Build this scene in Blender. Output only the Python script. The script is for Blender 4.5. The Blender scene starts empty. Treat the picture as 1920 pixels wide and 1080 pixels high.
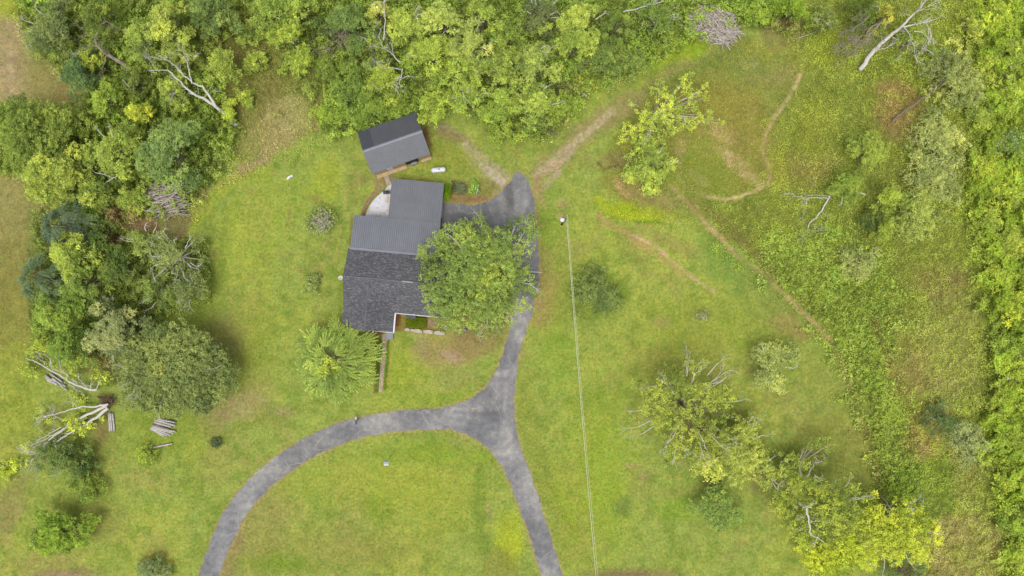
import bpy, math, random
import numpy as np
from mathutils import Vector, geometry

sc = bpy.context.scene
COL = sc.collection
H = 108.0                                   # height of the drone above the lawn
# ------------------------------------------------------------------ camera
cam_d = bpy.data.cameras.new("camera"); cam = bpy.data.objects.new("camera", cam_d); COL.objects.link(cam)
cam.location = (0, 0, H); cam.rotation_euler = (0, 0, 0)
cam_d.sensor_width = 36; cam_d.lens = 36*H/160.0; cam_d.clip_end = 3000
sc.camera = cam
# ------------------------------------------------------------------ sky, sun, exposure
SUN_EL, SUN_AZ = math.radians(72), math.radians(200)       # azimuth clockwise from north
w = bpy.data.worlds.new("World"); sc.world = w; w.use_nodes = True
nt = w.node_tree; bg = nt.nodes['Background']
sky = nt.nodes.new('ShaderNodeTexSky'); sky.sky_type = 'NISHITA'; sky.sun_disc = False
sky.sun_elevation = SUN_EL; sky.sun_rotation = SUN_AZ; sky.dust_density = 6; sky.air_density = 1.0
hs = nt.nodes.new('ShaderNodeHueSaturation'); hs.inputs['Saturation'].default_value = 0.30
nt.links.new(sky.outputs[0], hs.inputs['Color']); nt.links.new(hs.outputs[0], bg.inputs[0])
bg.inputs[1].default_value = 0.15
sd = bpy.data.lights.new("sun", 'SUN'); sd.energy = .8; sd.angle = math.radians(28); sd.color = (1, .96, .88)
sun = bpy.data.objects.new("sun", sd); COL.objects.link(sun)
d = Vector((math.sin(SUN_AZ)*math.cos(SUN_EL), math.cos(SUN_AZ)*math.cos(SUN_EL), math.sin(SUN_EL)))
sun.rotation_euler = d.to_track_quat('Z', 'Y').to_euler(); sun.location = (0, 0, 150)
sc.view_settings.view_transform = 'Standard'; sc.view_settings.look = 'None'
sc.view_settings.exposure = 0.85; sc.view_settings.gamma = 1

K = 2.3                                     # scene brightness of a white sheet on the lawn
def lin(c):
    c = np.asarray(c, float)/255.0
    return np.where(c <= .04045, c/12.92, ((c+.055)/1.055)**2.4)
def A(*c, f=1.0):
    if len(c) == 1: c = c[0]
    return lin(c)/K*f
def leafc(c, f=1.0):                        # leaf albedo, waxy leaves are greyer than their bare pigment
    t_ = lin(c)**.8*.79; g_ = t_.mean(); t_ = t_*.96+g_*.04; t_[2] += .02*t_[1]; t_[0] += .20*max(0, t_[1]-t_[0]); return t_/K*f
def P(px, py, h=0.0):                       # photo pixel -> world point at height h
    k = (H-h)/H
    return Vector(((px-960)/12*k, (540-py)/12*k, h))
# ------------------------------------------------------------------ numpy helpers
def hsh(ix, iy, s):
    n = (ix*374761393 + iy*668265263 + s*1274126177) & 0xffffffff
    n = ((n ^ (n >> 13))*1274126177) & 0xffffffff
    return ((n ^ (n >> 16)) & 0xffff)/65535.0
def vnoise(x, y, s=0):
    ix = np.floor(x).astype(np.int64); iy = np.floor(y).astype(np.int64)
    fx = x-ix; fy = y-iy; fx = fx*fx*(3-2*fx); fy = fy*fy*(3-2*fy)
    a = hsh(ix, iy, s); b = hsh(ix+1, iy, s); c = hsh(ix, iy+1, s); e = hsh(ix+1, iy+1, s)
    return (a*(1-fx)+b*fx)*(1-fy)+(c*(1-fx)+e*fx)*fy
def fbm(x, y, s=0, o=4):
    v = 0; a = .5; t = 0
    for i in range(o):
        v = v+a*vnoise(x, y, s+i*17); t += a; a *= .5; x = x*2.03+5.1; y = y*2.03+3.7
    return v/t
def sstep(a, b, x):
    t = np.clip((x-a)/(b-a+1e-9), 0, 1); return t*t*(3-2*t)
def inpoly(X, Y, pts):
    r = np.zeros(X.shape, bool); n = len(pts); j = n-1
    for i in range(n):
        xi, yi = pts[i]; xj, yj = pts[j]
        if yi != yj:
            c = ((yi > Y) != (yj > Y)) & (X < (xj-xi)*(Y-yi)/(yj-yi)+xi); r ^= c
        j = i
    return r
def dline(X, Y, pts, closed=False):
    D = np.full(X.shape, 1e9); n = len(pts)
    for i in range(n if closed else n-1):
        ax, ay = pts[i]; bx, by = pts[(i+1) % n]; dx, dy = bx-ax, by-ay
        t = np.clip(((X-ax)*dx+(Y-ay)*dy)/(dx*dx+dy*dy+1e-9), 0, 1)
        D = np.minimum(D, np.hypot(X-ax-t*dx, Y-ay-t*dy))
    return D
# ------------------------------------------------------------------ what colour the ground is (photo pixel coordinates)
WOODS = [(40,-200),(1490,-200),(1500,70),(1400,40),(1290,85),(1240,110),(1150,160),(1085,180),(1055,235),(1000,262),(935,255),
         (905,195),(840,205),(790,215),(680,238),(625,268),(600,205),(560,190),(500,215),(455,240),(430,300),(390,345),(345,405),(240,420),
         (100,385),(20,330),(-60,300),(-60,200),(60,190),(120,250),(160,230),(165,170),(110,140),(60,90),(30,40)]
CLEAR = [(415,80),(470,45),(520,90),(600,110),(610,210),(560,190),(500,215),(455,245),(425,190)]
GROVE = [(60,390),(150,395),(250,430),(395,455),(390,560),(300,600),(290,640),(200,690),(60,680),(50,560)]
ROUGH = [(1500,40),(1640,-200),(2100,-200),(2100,1300),(1700,1300),(1690,1080),(1655,930),(1620,800),(1570,650),(1480,560),(1370,465),
         (1300,395),(1262,350),(1330,372),(1420,360),(1448,300),(1440,250),(1475,195),(1502,140)]
MEADOW = [(1150,270),(1200,170),(1270,110),(1400,70),(1500,100),(1500,150),(1470,200),(1440,250),(1448,310),(1420,355),(1330,372),(1262,350),(1180,400),(1130,340)]
THICKET = [(1850,-200),(1835,60),(1812,140),(1840,230),(1815,300),(1822,400),(1850,470),(1845,560),(1868,640),(1872,740),(1850,800),(1875,900),(1885,1020),(1890,1300),(2150,1300),(2150,-200)]
WEEDS = [(1440,470),(1560,400),(1640,470),(1660,560),(1690,660),(1660,740),(1700,800),(1730,880),(1700,960),(1665,930),(1600,720),(1560,620),(1480,545),(1420,490)]
DRIVE_W = [(330,1250),(352,1150),(373,1080),(385,1045),(405,990),(430,945),(465,903),(500,870),(545,838),(590,812),(640,792),(700,777),(760,769),(820,766),
           (850,760),(885,745),(915,720),(935,685),(945,655),(955,620),(960,590),(963,560),(965,530),(950,490),(900,462),(855,458),(815,462),(820,430),(829,386),(829,381)]
DRIVE_N = [(870,384),(900,382),(920,375),(937,362),(955,341),(966,325),(975,322),(985,333),(995,352),(1001,380),(1004,420),(1008,460),(1010,500),(1008,530),(1003,560),
           (997,590),(985,622),(976,650),(969,690),(965,720),(964,760),(968,800),(975,835),(988,870),(1000,905),(1015,950),(1030,1000),(1045,1045),(1056,1085),(1075,1150),(1100,1250)]
DRIVE_S = [(1062,1250),(1040,1150),(1015,1080),(1003,1040),(990,1000),(975,955),(955,905),(938,868),(915,840),(885,818),(850,807),(820,805),(780,806),(720,812),(660,825),
           (600,850),(550,880),(505,915),(470,955),(440,1005),(422,1045),(411,1080),(390,1150),(370,1250)]
DRIVE = DRIVE_W+DRIVE_N+DRIVE_S
LAYERS = [  # kind, geometry, width/softness, colour, strength
 ('p', [(-100,-100),(20,-100),(60,100),(150,130),(165,240),(100,380),(130,430),(60,520),(50,640),(-100,700)], 14, (158,150,88), .95),
 ('b', (10,120,40,110,0), 20, (185,165,120), .7), ('l', [(22,100),(25,190)], 7, (190,170,130), .6),
 ('b', (130,190,35,55,0), 20, (160,148,85), .8), ('b', (20,560,70,120,0), 40, (140,138,60), .6),
 ('b', (20,950,25,60,15), 12, (150,135,90), .7), ('b', (20,780,60,150,0), 60, (158,170,62), .6),
 ('b', (30,10,45,30,0), 15, (165,180,50), .8),
 ('p', WOODS, 14, (116,132,56), .95), ('p', CLEAR, 18, (142,146,70), .9), ('p', GROVE, 14, (116,128,58), .85),
 ('p', ROUGH, 16, (140,150,62), .9), ('p', MEADOW, 14, (150,150,66), .85),
 ('b', (430,55,60,45,0), 25, (128,125,60), .8), ('b', (470,150,60,70,0), 25, (140,132,70), .7),
 ('b', (545,225,65,45,-15), 18, (158,156,86), .75), ('b', (490,250,40,60,30), 20, (160,148,88), .7), ('l', [(445,330),(500,290),(560,250)], 16, (165,150,95), .7),
 ('b', (540,215,46,34,-10), 8, (190,178,118), .5), ('b', (520,262,36,20,-20), 8, (190,176,118), .4), ('l', [(455,320),(475,308),(500,300)], 6, (204,184,136), .8), ('l', [(590,180),(592,240)], 8, (150,125,80), .6), ('l', [(410,350),(470,310),(500,300)], 8, (172,150,105), .7), ('l', [(385,350),(360,410),(330,440)], 12, (158,142,92), .6),
 ('l', [(360,440),(380,380),(430,340),(500,320)], 14, (172,186,66), .6),
 ('b', (235,405,45,22,10), 10, (140,115,78), .85), ('b', (275,425,35,18,15), 10, (150,122,88), .85), ('b', (210,450,18,14,0), 8, (130,105,70), .8), ('b', (330,420,25,25,0), 12, (152,135,92), .7),
 ('b', (390,600,70,60,0), 35, (145,160,64), .4), ('b', (425,640,35,50,-30), 15, (160,146,90), .5), ('b', (440,760,60,28,-20), 18, (172,155,105), .75), ('b', (400,790,25,30,0), 12, (165,148,98), .6),
 ('b', (190,690,50,22,20), 15, (140,128,74), .8), ('b', (185,850,40,60,20), 22, (145,142,70), .4), ('b', (195,800,20,30,0), 12, (140,122,78), .7), ('b', (160,960,60,50,0), 30, (145,148,64), .35),
 ('b', (195,985,45,30,0), 18, (152,148,80), .4), ('b', (310,800,90,60,0), 35, (138,158,52), .6), ('l', [(400,830),(480,790),(560,770)], 10, (130,150,56), .5), ('b', (525,772,20,8,0), 6, (172,158,110), .7),
 ('b', (480,990,55,110,20), 30, (165,152,86), .45), ('b', (425,1040,22,60,20), 10, (158,138,90), .75), ('b', (710,945,32,25,0), 20, (132,155,46), .7), ('b', (640,1030,130,40,0), 30, (160,152,75), .45),
 ('b', (700,900,140,40,0), 40, (170,182,62), .6), ('b', (820,930,90,70,0), 40, (168,178,66), .6), ('l', [(905,870),(900,950),(905,1030)], 16, (120,148,50), .7), ('b', (955,1010,25,45,0), 14, (178,192,50), .85),
 ('b', (935,1060,35,30,0), 14, (140,140,62), .6), ('l', [(912,945),(922,975)], 3, (178,150,110), .6), ('b', (820,850,120,20,0), 14, (140,168,50), .6), ('b', (545,1060,40,14,0), 10, (122,150,42), .5), ('b', (510,1055,60,16,0), 12, (128,155,46), .6),
 ('b', (740,700,45,40,0), 25, (160,178,56), .6), ('b', (840,655,60,32,-8), 14, (168,150,92), .8), ('b', (895,640,50,28,0), 14, (162,142,88), .75), ('b', (845,668,20,10,10), 6, (188,162,128), .8),
 ('b', (790,645,16,22,0), 8, (170,155,108), .6), ('b', (860,720,50,35,20), 20, (160,160,86), .5), ('b', (850,745,80,14,-8), 10, (150,172,54), .6), ('l', [(936,700),(940,685),(944,672)], 5, (140,105,70), .9),
 ('b', (900,600,60,30,0), 14, (150,128,80), .8), ('b', (935,555,28,60,0), 14, (148,118,76), .85), ('b', (860,590,25,20,0), 10, (140,105,66), .8),
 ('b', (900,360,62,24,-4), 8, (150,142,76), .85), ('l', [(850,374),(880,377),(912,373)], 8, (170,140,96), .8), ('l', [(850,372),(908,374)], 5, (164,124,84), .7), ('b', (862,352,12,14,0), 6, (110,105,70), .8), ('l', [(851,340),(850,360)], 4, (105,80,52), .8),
 ('l', [(830,240),(870,262),(895,290)], 10, (170,152,120), .7), ('l', [(878,285),(910,318),(945,345),(938,362)], 15, (182,168,130), .5), ('l', [(872,272),(905,310),(942,342)], 8, (205,190,158), 1.), ('l', [(890,285),(950,330)], 8, (190,172,138), .7),
 ('l', [(797,240),(806,275)], 9, (128,100,70), .9), ('b', (800,268,5,6,0), 2, (200,140,90), .8), ('b', (840,255,30,12,10), 10, (150,132,85), .7), ('b', (860,300,50,30,0), 20, (155,160,62), .6),
 ('b', (740,318,90,6,-18), 5, (150,140,80), .6), ('b', (700,300,10,30,-20), 8, (140,128,72), .6),
 ('p', [(1030,270),(1160,190),(1290,100),(1400,80),(1330,140),(1200,190),(1120,260),(1060,310)], 14, (128,145,66), .6),
 ('l', [(1190,185),(1140,215),(1100,245),(1070,275),(1045,300),(1010,325)], 22, (172,158,98), .8), ('l', [(1185,188),(1235,150),(1290,112),(1350,88)], 12, (166,160,96), .5), ('l', [(1150,208),(1105,245),(1065,278),(1030,305)], 8, (200,184,142), .9), ('l', [(1005,335),(1040,308),(1075,285)], 11, (192,174,132), .85),
 ('l', [(1012,340),(1010,370),(1020,385)], 12, (178,155,105), .9), ('l', [(1022,350),(1045,325)], 8, (190,172,132), .8), ('l', [(1006,390),(1010,460),(1013,520),(1010,580)], 6, (185,152,112), .9),
 ('l', [(1025,480),(1025,560),(1020,600)], 20, (172,148,92), .75), ('b', (1040,560,30,60,0), 25, (168,165,78), .6), ('b', (1030,430,28,70,0), 18, (138,165,58), .6), ('b', (1053,382,12,8,0), 5, (190,170,110), .7), ('b', (1050,405,6,5,0), 3, (210,180,120), .8),
 ('b', (1045,660,30,70,0), 20, (142,172,56), .6), ('l', [(985,700),(990,800),(1010,880),(1040,960),(1060,1040)], 20, (148,158,62), .5), ('l', [(1020,880),(1050,940),(1075,1010)], 9, (125,140,50), .5), ('b', (1075,960,25,90,-15), 20, (165,155,82), .55),
 ('l', [(1095,770),(1110,830)], 3, (160,135,75), .5), ('b', (1120,900,60,140,0), 50, (158,182,48), .6), ('b', (1060,950,14,60,-15), 12, (150,180,40), .5), ('b', (1165,950,18,14,0), 9, (120,140,66), .7),
 ('b', (1185,875,14,6,0), 5, (175,160,100), .6), ('b', (1205,895,12,5,0), 4, (182,160,110), .6), ('b', (1270,955,40,22,10), 14, (132,168,46), .6), ('b', (1180,1076,70,9,0), 8, (142,124,82), .9), ('b', (1180,1100,70,22,0), 8, (150,128,98), .9),
 ('b', (118,1078,58,12,-4), 9, (150,132,92), .85), ('b', (130,1100,70,26,0), 8, (180,150,115), .8), ('b', (90,1050,60,18,0), 12, (165,155,88), .6),
 ('b', (1200,395,70,14,6), 8, (165,185,36), .9), ('l', [(1120,370),(1140,395),(1180,410),(1240,412)], 6, (178,190,40), .8), ('l', [(1190,415),(1240,418)], 4, (120,150,40), .8),
 ('l', [(1155,340),(1165,355),(1178,368)], 6, (208,176,115), .8), ('b', (1190,350,40,20,30), 12, (165,148,90), .7), ('b', (1230,375,50,22,20), 14, (160,146,86), .7), ('b', (1160,300,30,16,0), 8, (140,125,80), .6), ('l', [(1122,305),(1132,318),(1160,310)], 3, (120,92,62), .7),
 ('l', [(1120,400),(1135,415),(1165,430),(1185,445),(1210,465)], 6, (190,160,100), .75), ('l', [(1185,440),(1215,455),(1240,470),(1255,488),(1280,505),(1310,528),(1340,548)], 3.6, (212,182,132), .95), ('b', (1385,310,45,12,42), 6, (208,182,132), .7), ('b', (1345,245,35,10,35), 6, (208,184,134), .7), ('b', (1310,335,26,9,30), 6, (208,184,134), .6), ('b', (1275,290,8,26,10), 6, (206,180,128), .6), ('b', (1400,120,22,8,0), 6, (200,180,130), .6), ('l', [(1240,445),(1300,470),(1260,460)], 16, (170,155,88), .5),
 ('l', [(1180,450),(1220,468),(1250,492),(1290,520)], 7, (195,165,100), .6), ('b', (1370,500,80,40,35), 20, (130,160,70), .6), ('b', (1440,570,60,25,45), 14, (140,150,72), .5),
 ('l', [(1258,345),(1280,368),(1300,392),(1330,425),(1358,450),(1375,470)], 4.5, (200,170,120), .95), ('l', [(1370,468),(1400,492),(1425,508),(1455,535),(1480,560)], 4, (184,158,108), .75), ('l', [(1478,558),(1500,578),(1520,598),(1538,618),(1560,640)], 5, (196,168,116), .9),
 ('l', [(1560,640),(1578,675),(1598,740),(1620,800),(1640,860),(1655,930)], 4.5, (156,140,90), .8), ('l', [(1300,380),(1380,440),(1460,520)], 16, (140,132,72), .7),
 ('l', [(1500,140),(1495,155),(1475,190),(1455,215),(1437,250)], 4, (226,196,142), 1.), ('l', [(1437,250),(1430,285),(1446,320),(1440,345),(1415,358)], 4, (215,186,130), .9), ('l', [(1415,358),(1385,370),(1360,374),(1330,370)], 3.5, (222,194,142), .85), ('l', [(1335,371),(1310,364),(1285,350),(1270,325)], 4, (196,174,122), .7), ('l', [(1320,365),(1290,345),(1270,300),(1265,280)], 4, (195,172,110), .5),
 ('b', (1410,240,45,80,0), 22, (158,146,74), .6), ('b', (1460,170,30,60,10), 18, (138,152,72), .5), ('b', (1450,140,40,20,0), 12, (168,152,95), .6), ('b', (1340,200,60,50,0), 25, (160,150,68), .6), ('b', (1345,245,40,20,20), 10, (185,165,100), .5), ('b', (1300,330,70,40,20), 18, (132,150,50), .6), ('b', (1390,130,70,30,0), 20, (132,148,68), .6),
 ('b', (1230,65,40,20,0), 12, (165,185,30), .0), ('b', (1290,88,60,22,-10), 10, (150,175,38), .8), ('b', (1235,110,30,18,-30), 8, (150,178,42), .7), ('b', (1100,150,22,22,0), 10, (172,165,60), .7), ('b', (1070,170,30,18,0), 10, (140,130,82), .6), ('b', (1238,105,10,10,0), 4, (105,80,60), .7),
 ('b', (1560,95,45,40,0), 18, (150,160,46), .6), ('b', (1470,60,40,30,0), 14, (140,125,78), .7),
 ('b', (1685,195,48,50,10), 14, (165,138,84), .85), ('b', (1700,235,60,32,20), 14, (160,138,84), .8), ('b', (1520,230,40,50,20), 18, (152,158,56), .6), ('b', (1500,320,60,40,0), 20, (152,142,74), .7), ('b', (1460,310,20,40,0), 10, (160,165,56), .6),
 ('b', (1775,650,65,150,0), 34, (160,156,88), .75), ('b', (1770,900,80,120,0), 40, (158,156,82), .55), ('b', (1800,1030,110,70,0), 30, (170,160,92), .85), ('b', (1735,815,40,50,20), 14, (168,145,86), .85), ('b', (1700,690,50,60,0), 18, (162,148,82), .6),
 ('p', WEEDS, 22, (124,148,54), .5), ('b', (1700,560,60,50,0), 20, (134,146,58), .6), ('b', (1760,530,50,25,0), 15, (158,142,82), .6), ('b', (1640,940,40,60,0), 16, (125,150,50), .0),
 ('p', [(1680,880),(1780,850),(1790,960),(1720,1010),(1690,960)], 12, (122,150,50), .7), ('p', THICKET, 24, (118,140,36), .9),
 ('l', [(1640,600),(1690,740),(1720,790)], 6, (128,108,62), .6), ('b', (1465,650,120,40,35), 40, (150,160,64), .4), ('b', (1560,760,60,80,0), 40, (152,155,72), .4), ('b', (1480,615,35,18,30), 10, (165,140,88), .6), ('b', (1560,840,70,60,0), 30, (140,142,62), .5), ('b', (1425,900,20,20,0), 12, (140,125,80), .6),
 ('b', (1300,800,60,50,0), 25, (140,138,66), .6), ('b', (1310,810,26,22,0), 10, (120,92,64), .7), ('b', (1300,620,120,60,0), 50, (158,172,60), .5), ('b', (1240,605,20,10,0), 6, (162,145,90), .5), ('b', (1320,590,30,15,0), 12, (140,150,70), .5),
 ('b', (1200,300,22,14,0), 8, (150,118,80), .7), ('b', (1110,550,55,55,0), 22, (118,145,50), .6),
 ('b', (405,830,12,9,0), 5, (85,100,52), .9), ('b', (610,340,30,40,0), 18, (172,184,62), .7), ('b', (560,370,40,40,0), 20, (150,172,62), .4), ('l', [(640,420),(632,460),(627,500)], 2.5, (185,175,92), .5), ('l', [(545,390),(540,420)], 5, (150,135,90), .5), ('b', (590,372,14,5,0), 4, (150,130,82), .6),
 ('l', [(640,408),(665,402)], 1.6, (195,190,130), .7), ('b', (480,430,60,90,20), 35, (168,184,62), .4), ('b', (480,640,40,90,0), 30, (160,172,62), .4),
 ('l', [(797,300),(797,340)], 1.4, (195,190,90), .7),
 # garden in the corner of the house and the strips beside the brick path
 ('p', [(742,588),(835,598),(838,628),(740,622)], 3, (158,138,70), .9), ('l', [(748,592),(744,618)], 4, (150,105,66), .9), ('b', (812,606,10,8,0), 3, (178,150,122), .9), ('b', (795,622,45,3,4), 2, (160,140,100), .6),
 ('p', [(692,616),(720,619),(719,630),(695,628)], 2, (128,86,62), .95), ('l', [(706,628),(703,735)], 3, (128,112,62), .9), ('l', [(714,634),(708,732)], 4.5, (92,122,38), .95), ('l', [(729,630),(722,728)], 4, (100,134,36), .95), ('l', [(734,632),(727,732)], 1.8, (178,165,82), .9),
 ('l', [(660,400),(658,460)], 3, (140,110,66), .6), ('l', [(640,520),(636,610)], 4, (118,142,46), .5),
 ('l', [(706,355),(690,378),(680,402)], 5, (165,132,92), .9), ('b', (712,342,12,10,0), 4, (160,138,95), .85), ('b', (727,330,14,20,0), 5, (150,128,84), .7),
]
def paint(X, Y, edges=True):
    """ground albedo at photo pixels X, Y"""
    wx = X+(fbm(X/26, Y/26, 3)-.5)*26+(fbm(X/7, Y/7, 4, 2)-.5)*7; wy = Y+(fbm(X/26, Y/26, 5)-.5)*26+(fbm(X/7, Y/7, 6, 2)-.5)*7
    sx = X+(fbm(X/5, Y/5, 13, 2)-.5)*4; sy = Y+(fbm(X/5, Y/5, 15, 2)-.5)*4
    n1 = fbm(X/150, Y/150, 11, 4)[..., None]; n2 = fbm(X/45, Y/45, 21, 4)[..., None]; n3 = fbm(X/14, Y/14, 31, 3)[..., None]; n4 = fbm(X/60, Y/60, 41, 4)[..., None]
    C = np.broadcast_to(lin((157,173,78)), X.shape+(3,)).copy()
    nf = fbm(X/6, Y/6, 91, 2)
    def mix(C, c, m): return C*(1-m)+lin(c)*m
    C = mix(C, (170,181,76), sstep(.50, .68, n1)*.75); C = mix(C, (142,160,64), sstep(.52, .70, n2)*.65)
    C = mix(C, (166,154,88), sstep(.57, .72, n4)*.38); C = mix(C, (128,154,54), sstep(.55, .72, n3)*.55); C = mix(C, (178,186,78), sstep(.60, .74, 1-n3)*.4)
    for kind, g, s, c, k in LAYERS:
        if k <= 0: continue
        small = (s <= 8)
        UX, UY = (sx, sy) if small else (wx, wy)
        if kind == 'b':
            cx, cy, rx, ry, a = g; m = max(rx, ry)+s*2+24; b = (np.abs(X-cx) < m) & (np.abs(Y-cy) < m)
        else:
            xs = [q[0] for q in g]; ys = [q[1] for q in g]; m = s*2+24
            b = (X > min(xs)-m) & (X < max(xs)+m) & (Y > min(ys)-m) & (Y < max(ys)+m)
        if not b.any(): continue
        ux, uy = UX[b], UY[b]
        if kind == 'b':
            t = math.radians(a); dx, dy = ux-cx, uy-cy; u = dx*math.cos(t)+dy*math.sin(t); v = -dx*math.sin(t)+dy*math.cos(t)
            q = (np.sqrt((u/rx)**2+(v/ry)**2)-1)*min(rx, ry); mk = 1-sstep(-s, s, q)
        elif kind == 'p':
            q = dline(ux, uy, g, True); q = np.where(inpoly(ux, uy, g), -q, q); mk = 1-sstep(-s, s, q)
        else:
            mk = 1-sstep(s*.35, s*1.25, dline(ux, uy, g))
        brk = .78+.44*n3[b][:, 0]
        if small and c[2] >= 96 and c[0] >= 170: brk = .45+1.1*sstep(.42, .62, nf[b])
        mk = np.clip(mk*brk, 0, 1)*k
        C[b] = C[b]*(1-mk[:, None])+lin(c)*mk[:, None]
    if edges:                              # worn, pale gritty rim along the asphalt
        b = (X > 340) & (X < 1110) & (Y > 290)
        dd = dline(sx[b], sy[b], DRIVE, True)
        mk = (1-sstep(2., 5.5, dd))*(.35+.6*n3[b][:, 0]); C[b] = C[b]*(1-mk[:, None])+lin((178,160,104))*mk[:, None]
    return C/K
def relief(X, Y):
    m = sstep(1290, 1500, X)+(1-sstep(120, 230, Y))+(1-sstep(30, 200, X)); m = np.clip(m, 0, 1)
    z = (fbm(X/120, Y/120, 77, 3)-.5)*1.2*m+(fbm(X/25, Y/25, 78, 3)-.5)*.35*m
    g = dline(X, Y, [(1262,350),(1300,394),(1370,468),(1480,560),(1560,640),(1600,740),(1650,930)])
    return z-.45*np.exp(-(g/14)**2)
def gz(px, py): return float(relief(np.array([float(px)]), np.array([float(py)]))[0])
# ------------------------------------------------------------------ tagging and mesh helpers
def tag(o, label=None, cat=None, group=None, kind=None):
    if label: o['label'] = label
    if cat: o['category'] = cat
    if group: o['group'] = group
    if kind: o['kind'] = kind
    return o
def empty(name, loc, rz=0):
    o = bpy.data.objects.new(name, None); COL.objects.link(o); o.location = loc; o.rotation_euler = (0, 0, rz); o.empty_display_size = .3
    return o
def link(name, me, mat, parent=None, loc=None, color=None):
    o = bpy.data.objects.new(name, me); COL.objects.link(o)
    if mat and not me.materials: me.materials.append(mat)
    if parent: o.parent = parent
    if loc is not None: o.location = loc
    if color is not None: o.color = (*color, 1)
    return o
class MB:
    def __init__(s): s.v = []; s.f = []
    def quad(s, *p):
        n = len(s.v); s.v += [tuple(q) for q in p]; s.f.append(tuple(range(n, n+len(p))))
    def box(s, x0, x1, y0, y1, z0, z1):
        n = len(s.v); s.v += [(x, y, z) for z in (z0, z1) for y in (y0, y1) for x in (x0, x1)]
        s.f += [tuple(n+i for i in q) for q in ((0,2,3,1),(4,5,7,6),(0,1,5,4),(2,6,7,3),(0,4,6,2),(1,3,7,5))]; return s
    def slab(s, pts, t):
        """closed slab: top polygon pts (3D) dropped by t"""
        n = len(s.v); k = len(pts); s.v += [tuple(p) for p in pts]+[(p[0], p[1], p[2]-t) for p in pts]
        s.f.append(tuple(range(n, n+k))); s.f.append(tuple(range(n+2*k-1, n+k-1, -1)))
        for i in range(k): j = (i+1) % k; s.f.append((n+i, n+k+i, n+k+j, n+j))
        return s
    def tube(s, pts, rad, sides=6, cap=True):
        pts = [Vector(p) for p in pts]; n0 = len(s.v)
        for i, p in enumerate(pts):
            t = (pts[min(i+1, len(pts)-1)]-pts[max(i-1, 0)])
            if t.length < 1e-6: t = Vector((0, 0, 1))
            t.normalize(); a = Vector((0, 0, 1)) if abs(t.z) < .9 else Vector((1, 0, 0)); u = t.cross(a).normalized(); v = t.cross(u)
            r = rad[i] if hasattr(rad, '__len__') else rad
            for k in range(sides):
                an = 2*math.pi*k/sides; s.v.append(tuple(p+u*(r*math.cos(an))+v*(r*math.sin(an))))
        for i in range(len(pts)-1):
            for k in range(sides):
                a = n0+i*sides+k; b = n0+i*sides+(k+1) % sides; s.f.append((a, b, b+sides, a+sides))
        if cap:
            s.f.append(tuple(n0+k for k in range(sides-1, -1, -1))); e = n0+(len(pts)-1)*sides; s.f.append(tuple(e+k for k in range(sides)))
        return s
    def lathe(s, prof, c=(0,0,0), n=16):
        n0 = len(s.v)
        for r, z in prof:
            for k in range(n): a = 2*math.pi*k/n; s.v.append((c[0]+r*math.cos(a), c[1]+r*math.sin(a), c[2]+z))
        for i in range(len(prof)-1):
            for k in range(n): a = n0+i*n+k; b = n0+i*n+(k+1) % n; s.f.append((a, b, b+n, a+n))
        s.f.append(tuple(n0+k for k in range(n-1, -1, -1))); e = n0+(len(prof)-1)*n; s.f.append(tuple(e+k for k in range(n)))
        return s
    def mesh(s, name): me = bpy.data.meshes.new(name); me.from_pydata(s.v, [], s.f); me.update(); return me
    def build(s, name, mat, parent=None, smooth=False, loc=None):
        me = s.mesh(name)
        if smooth: me.polygons.foreach_set('use_smooth', [True]*len(me.polygons))
        return link(name, me, mat, parent, loc)
def np_mesh(name, V, F, colv=None):
    """V (n,3), F (m,4), colv (n,3)"""
    me = bpy.data.meshes.new(name); me.vertices.add(len(V)); me.vertices.foreach_set('co', V.astype(np.float32).ravel())
    m = len(F); me.loops.add(m*4); me.polygons.add(m)
    me.loops.foreach_set('vertex_index', F.astype(np.int32).ravel()); me.polygons.foreach_set('loop_start', np.arange(0, m*4, 4, dtype=np.int32))
    me.update(calc_edges=True)
    if colv is not None:
        a = me.color_attributes.new('Col', 'FLOAT_COLOR', 'POINT')
        c = np.ones((len(V), 4), np.float32); c[:, :3] = colv; a.data.foreach_set('color', c.ravel())
    return me
def leaves(rs, C, size, asp, up, colr, axis=None):
    """leaf faces at centres C: diamond quads; up = how flat they lie; axis = long direction (n,3) or None"""
    n = len(C); N = rs.normal(size=(n, 3)); N[:, 2] = np.abs(N[:, 2])+up; N /= np.linalg.norm(N, axis=1)[:, None]
    T = rs.normal(size=(n, 3)) if axis is None else axis+rs.normal(size=(n, 3))*.12
    T -= N*(T*N).sum(1)[:, None]; T /= np.linalg.norm(T, axis=1)[:, None]+1e-9; B = np.cross(N, T)
    s = (size*rs.uniform(.65, 1.3, n))[:, None]; w_ = s*asp*.5; l = s*.5
    dr = N*s*-.12
    V = np.stack([C-T*l+dr, C+B*w_+N*s*.05-T*l*.15, C+T*l+dr, C-B*w_+N*s*.05-T*l*.15], 1).reshape(-1, 3)
    return V, np.arange(n*4).reshape(-1, 4), np.repeat(colr, 4, axis=0)
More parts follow.
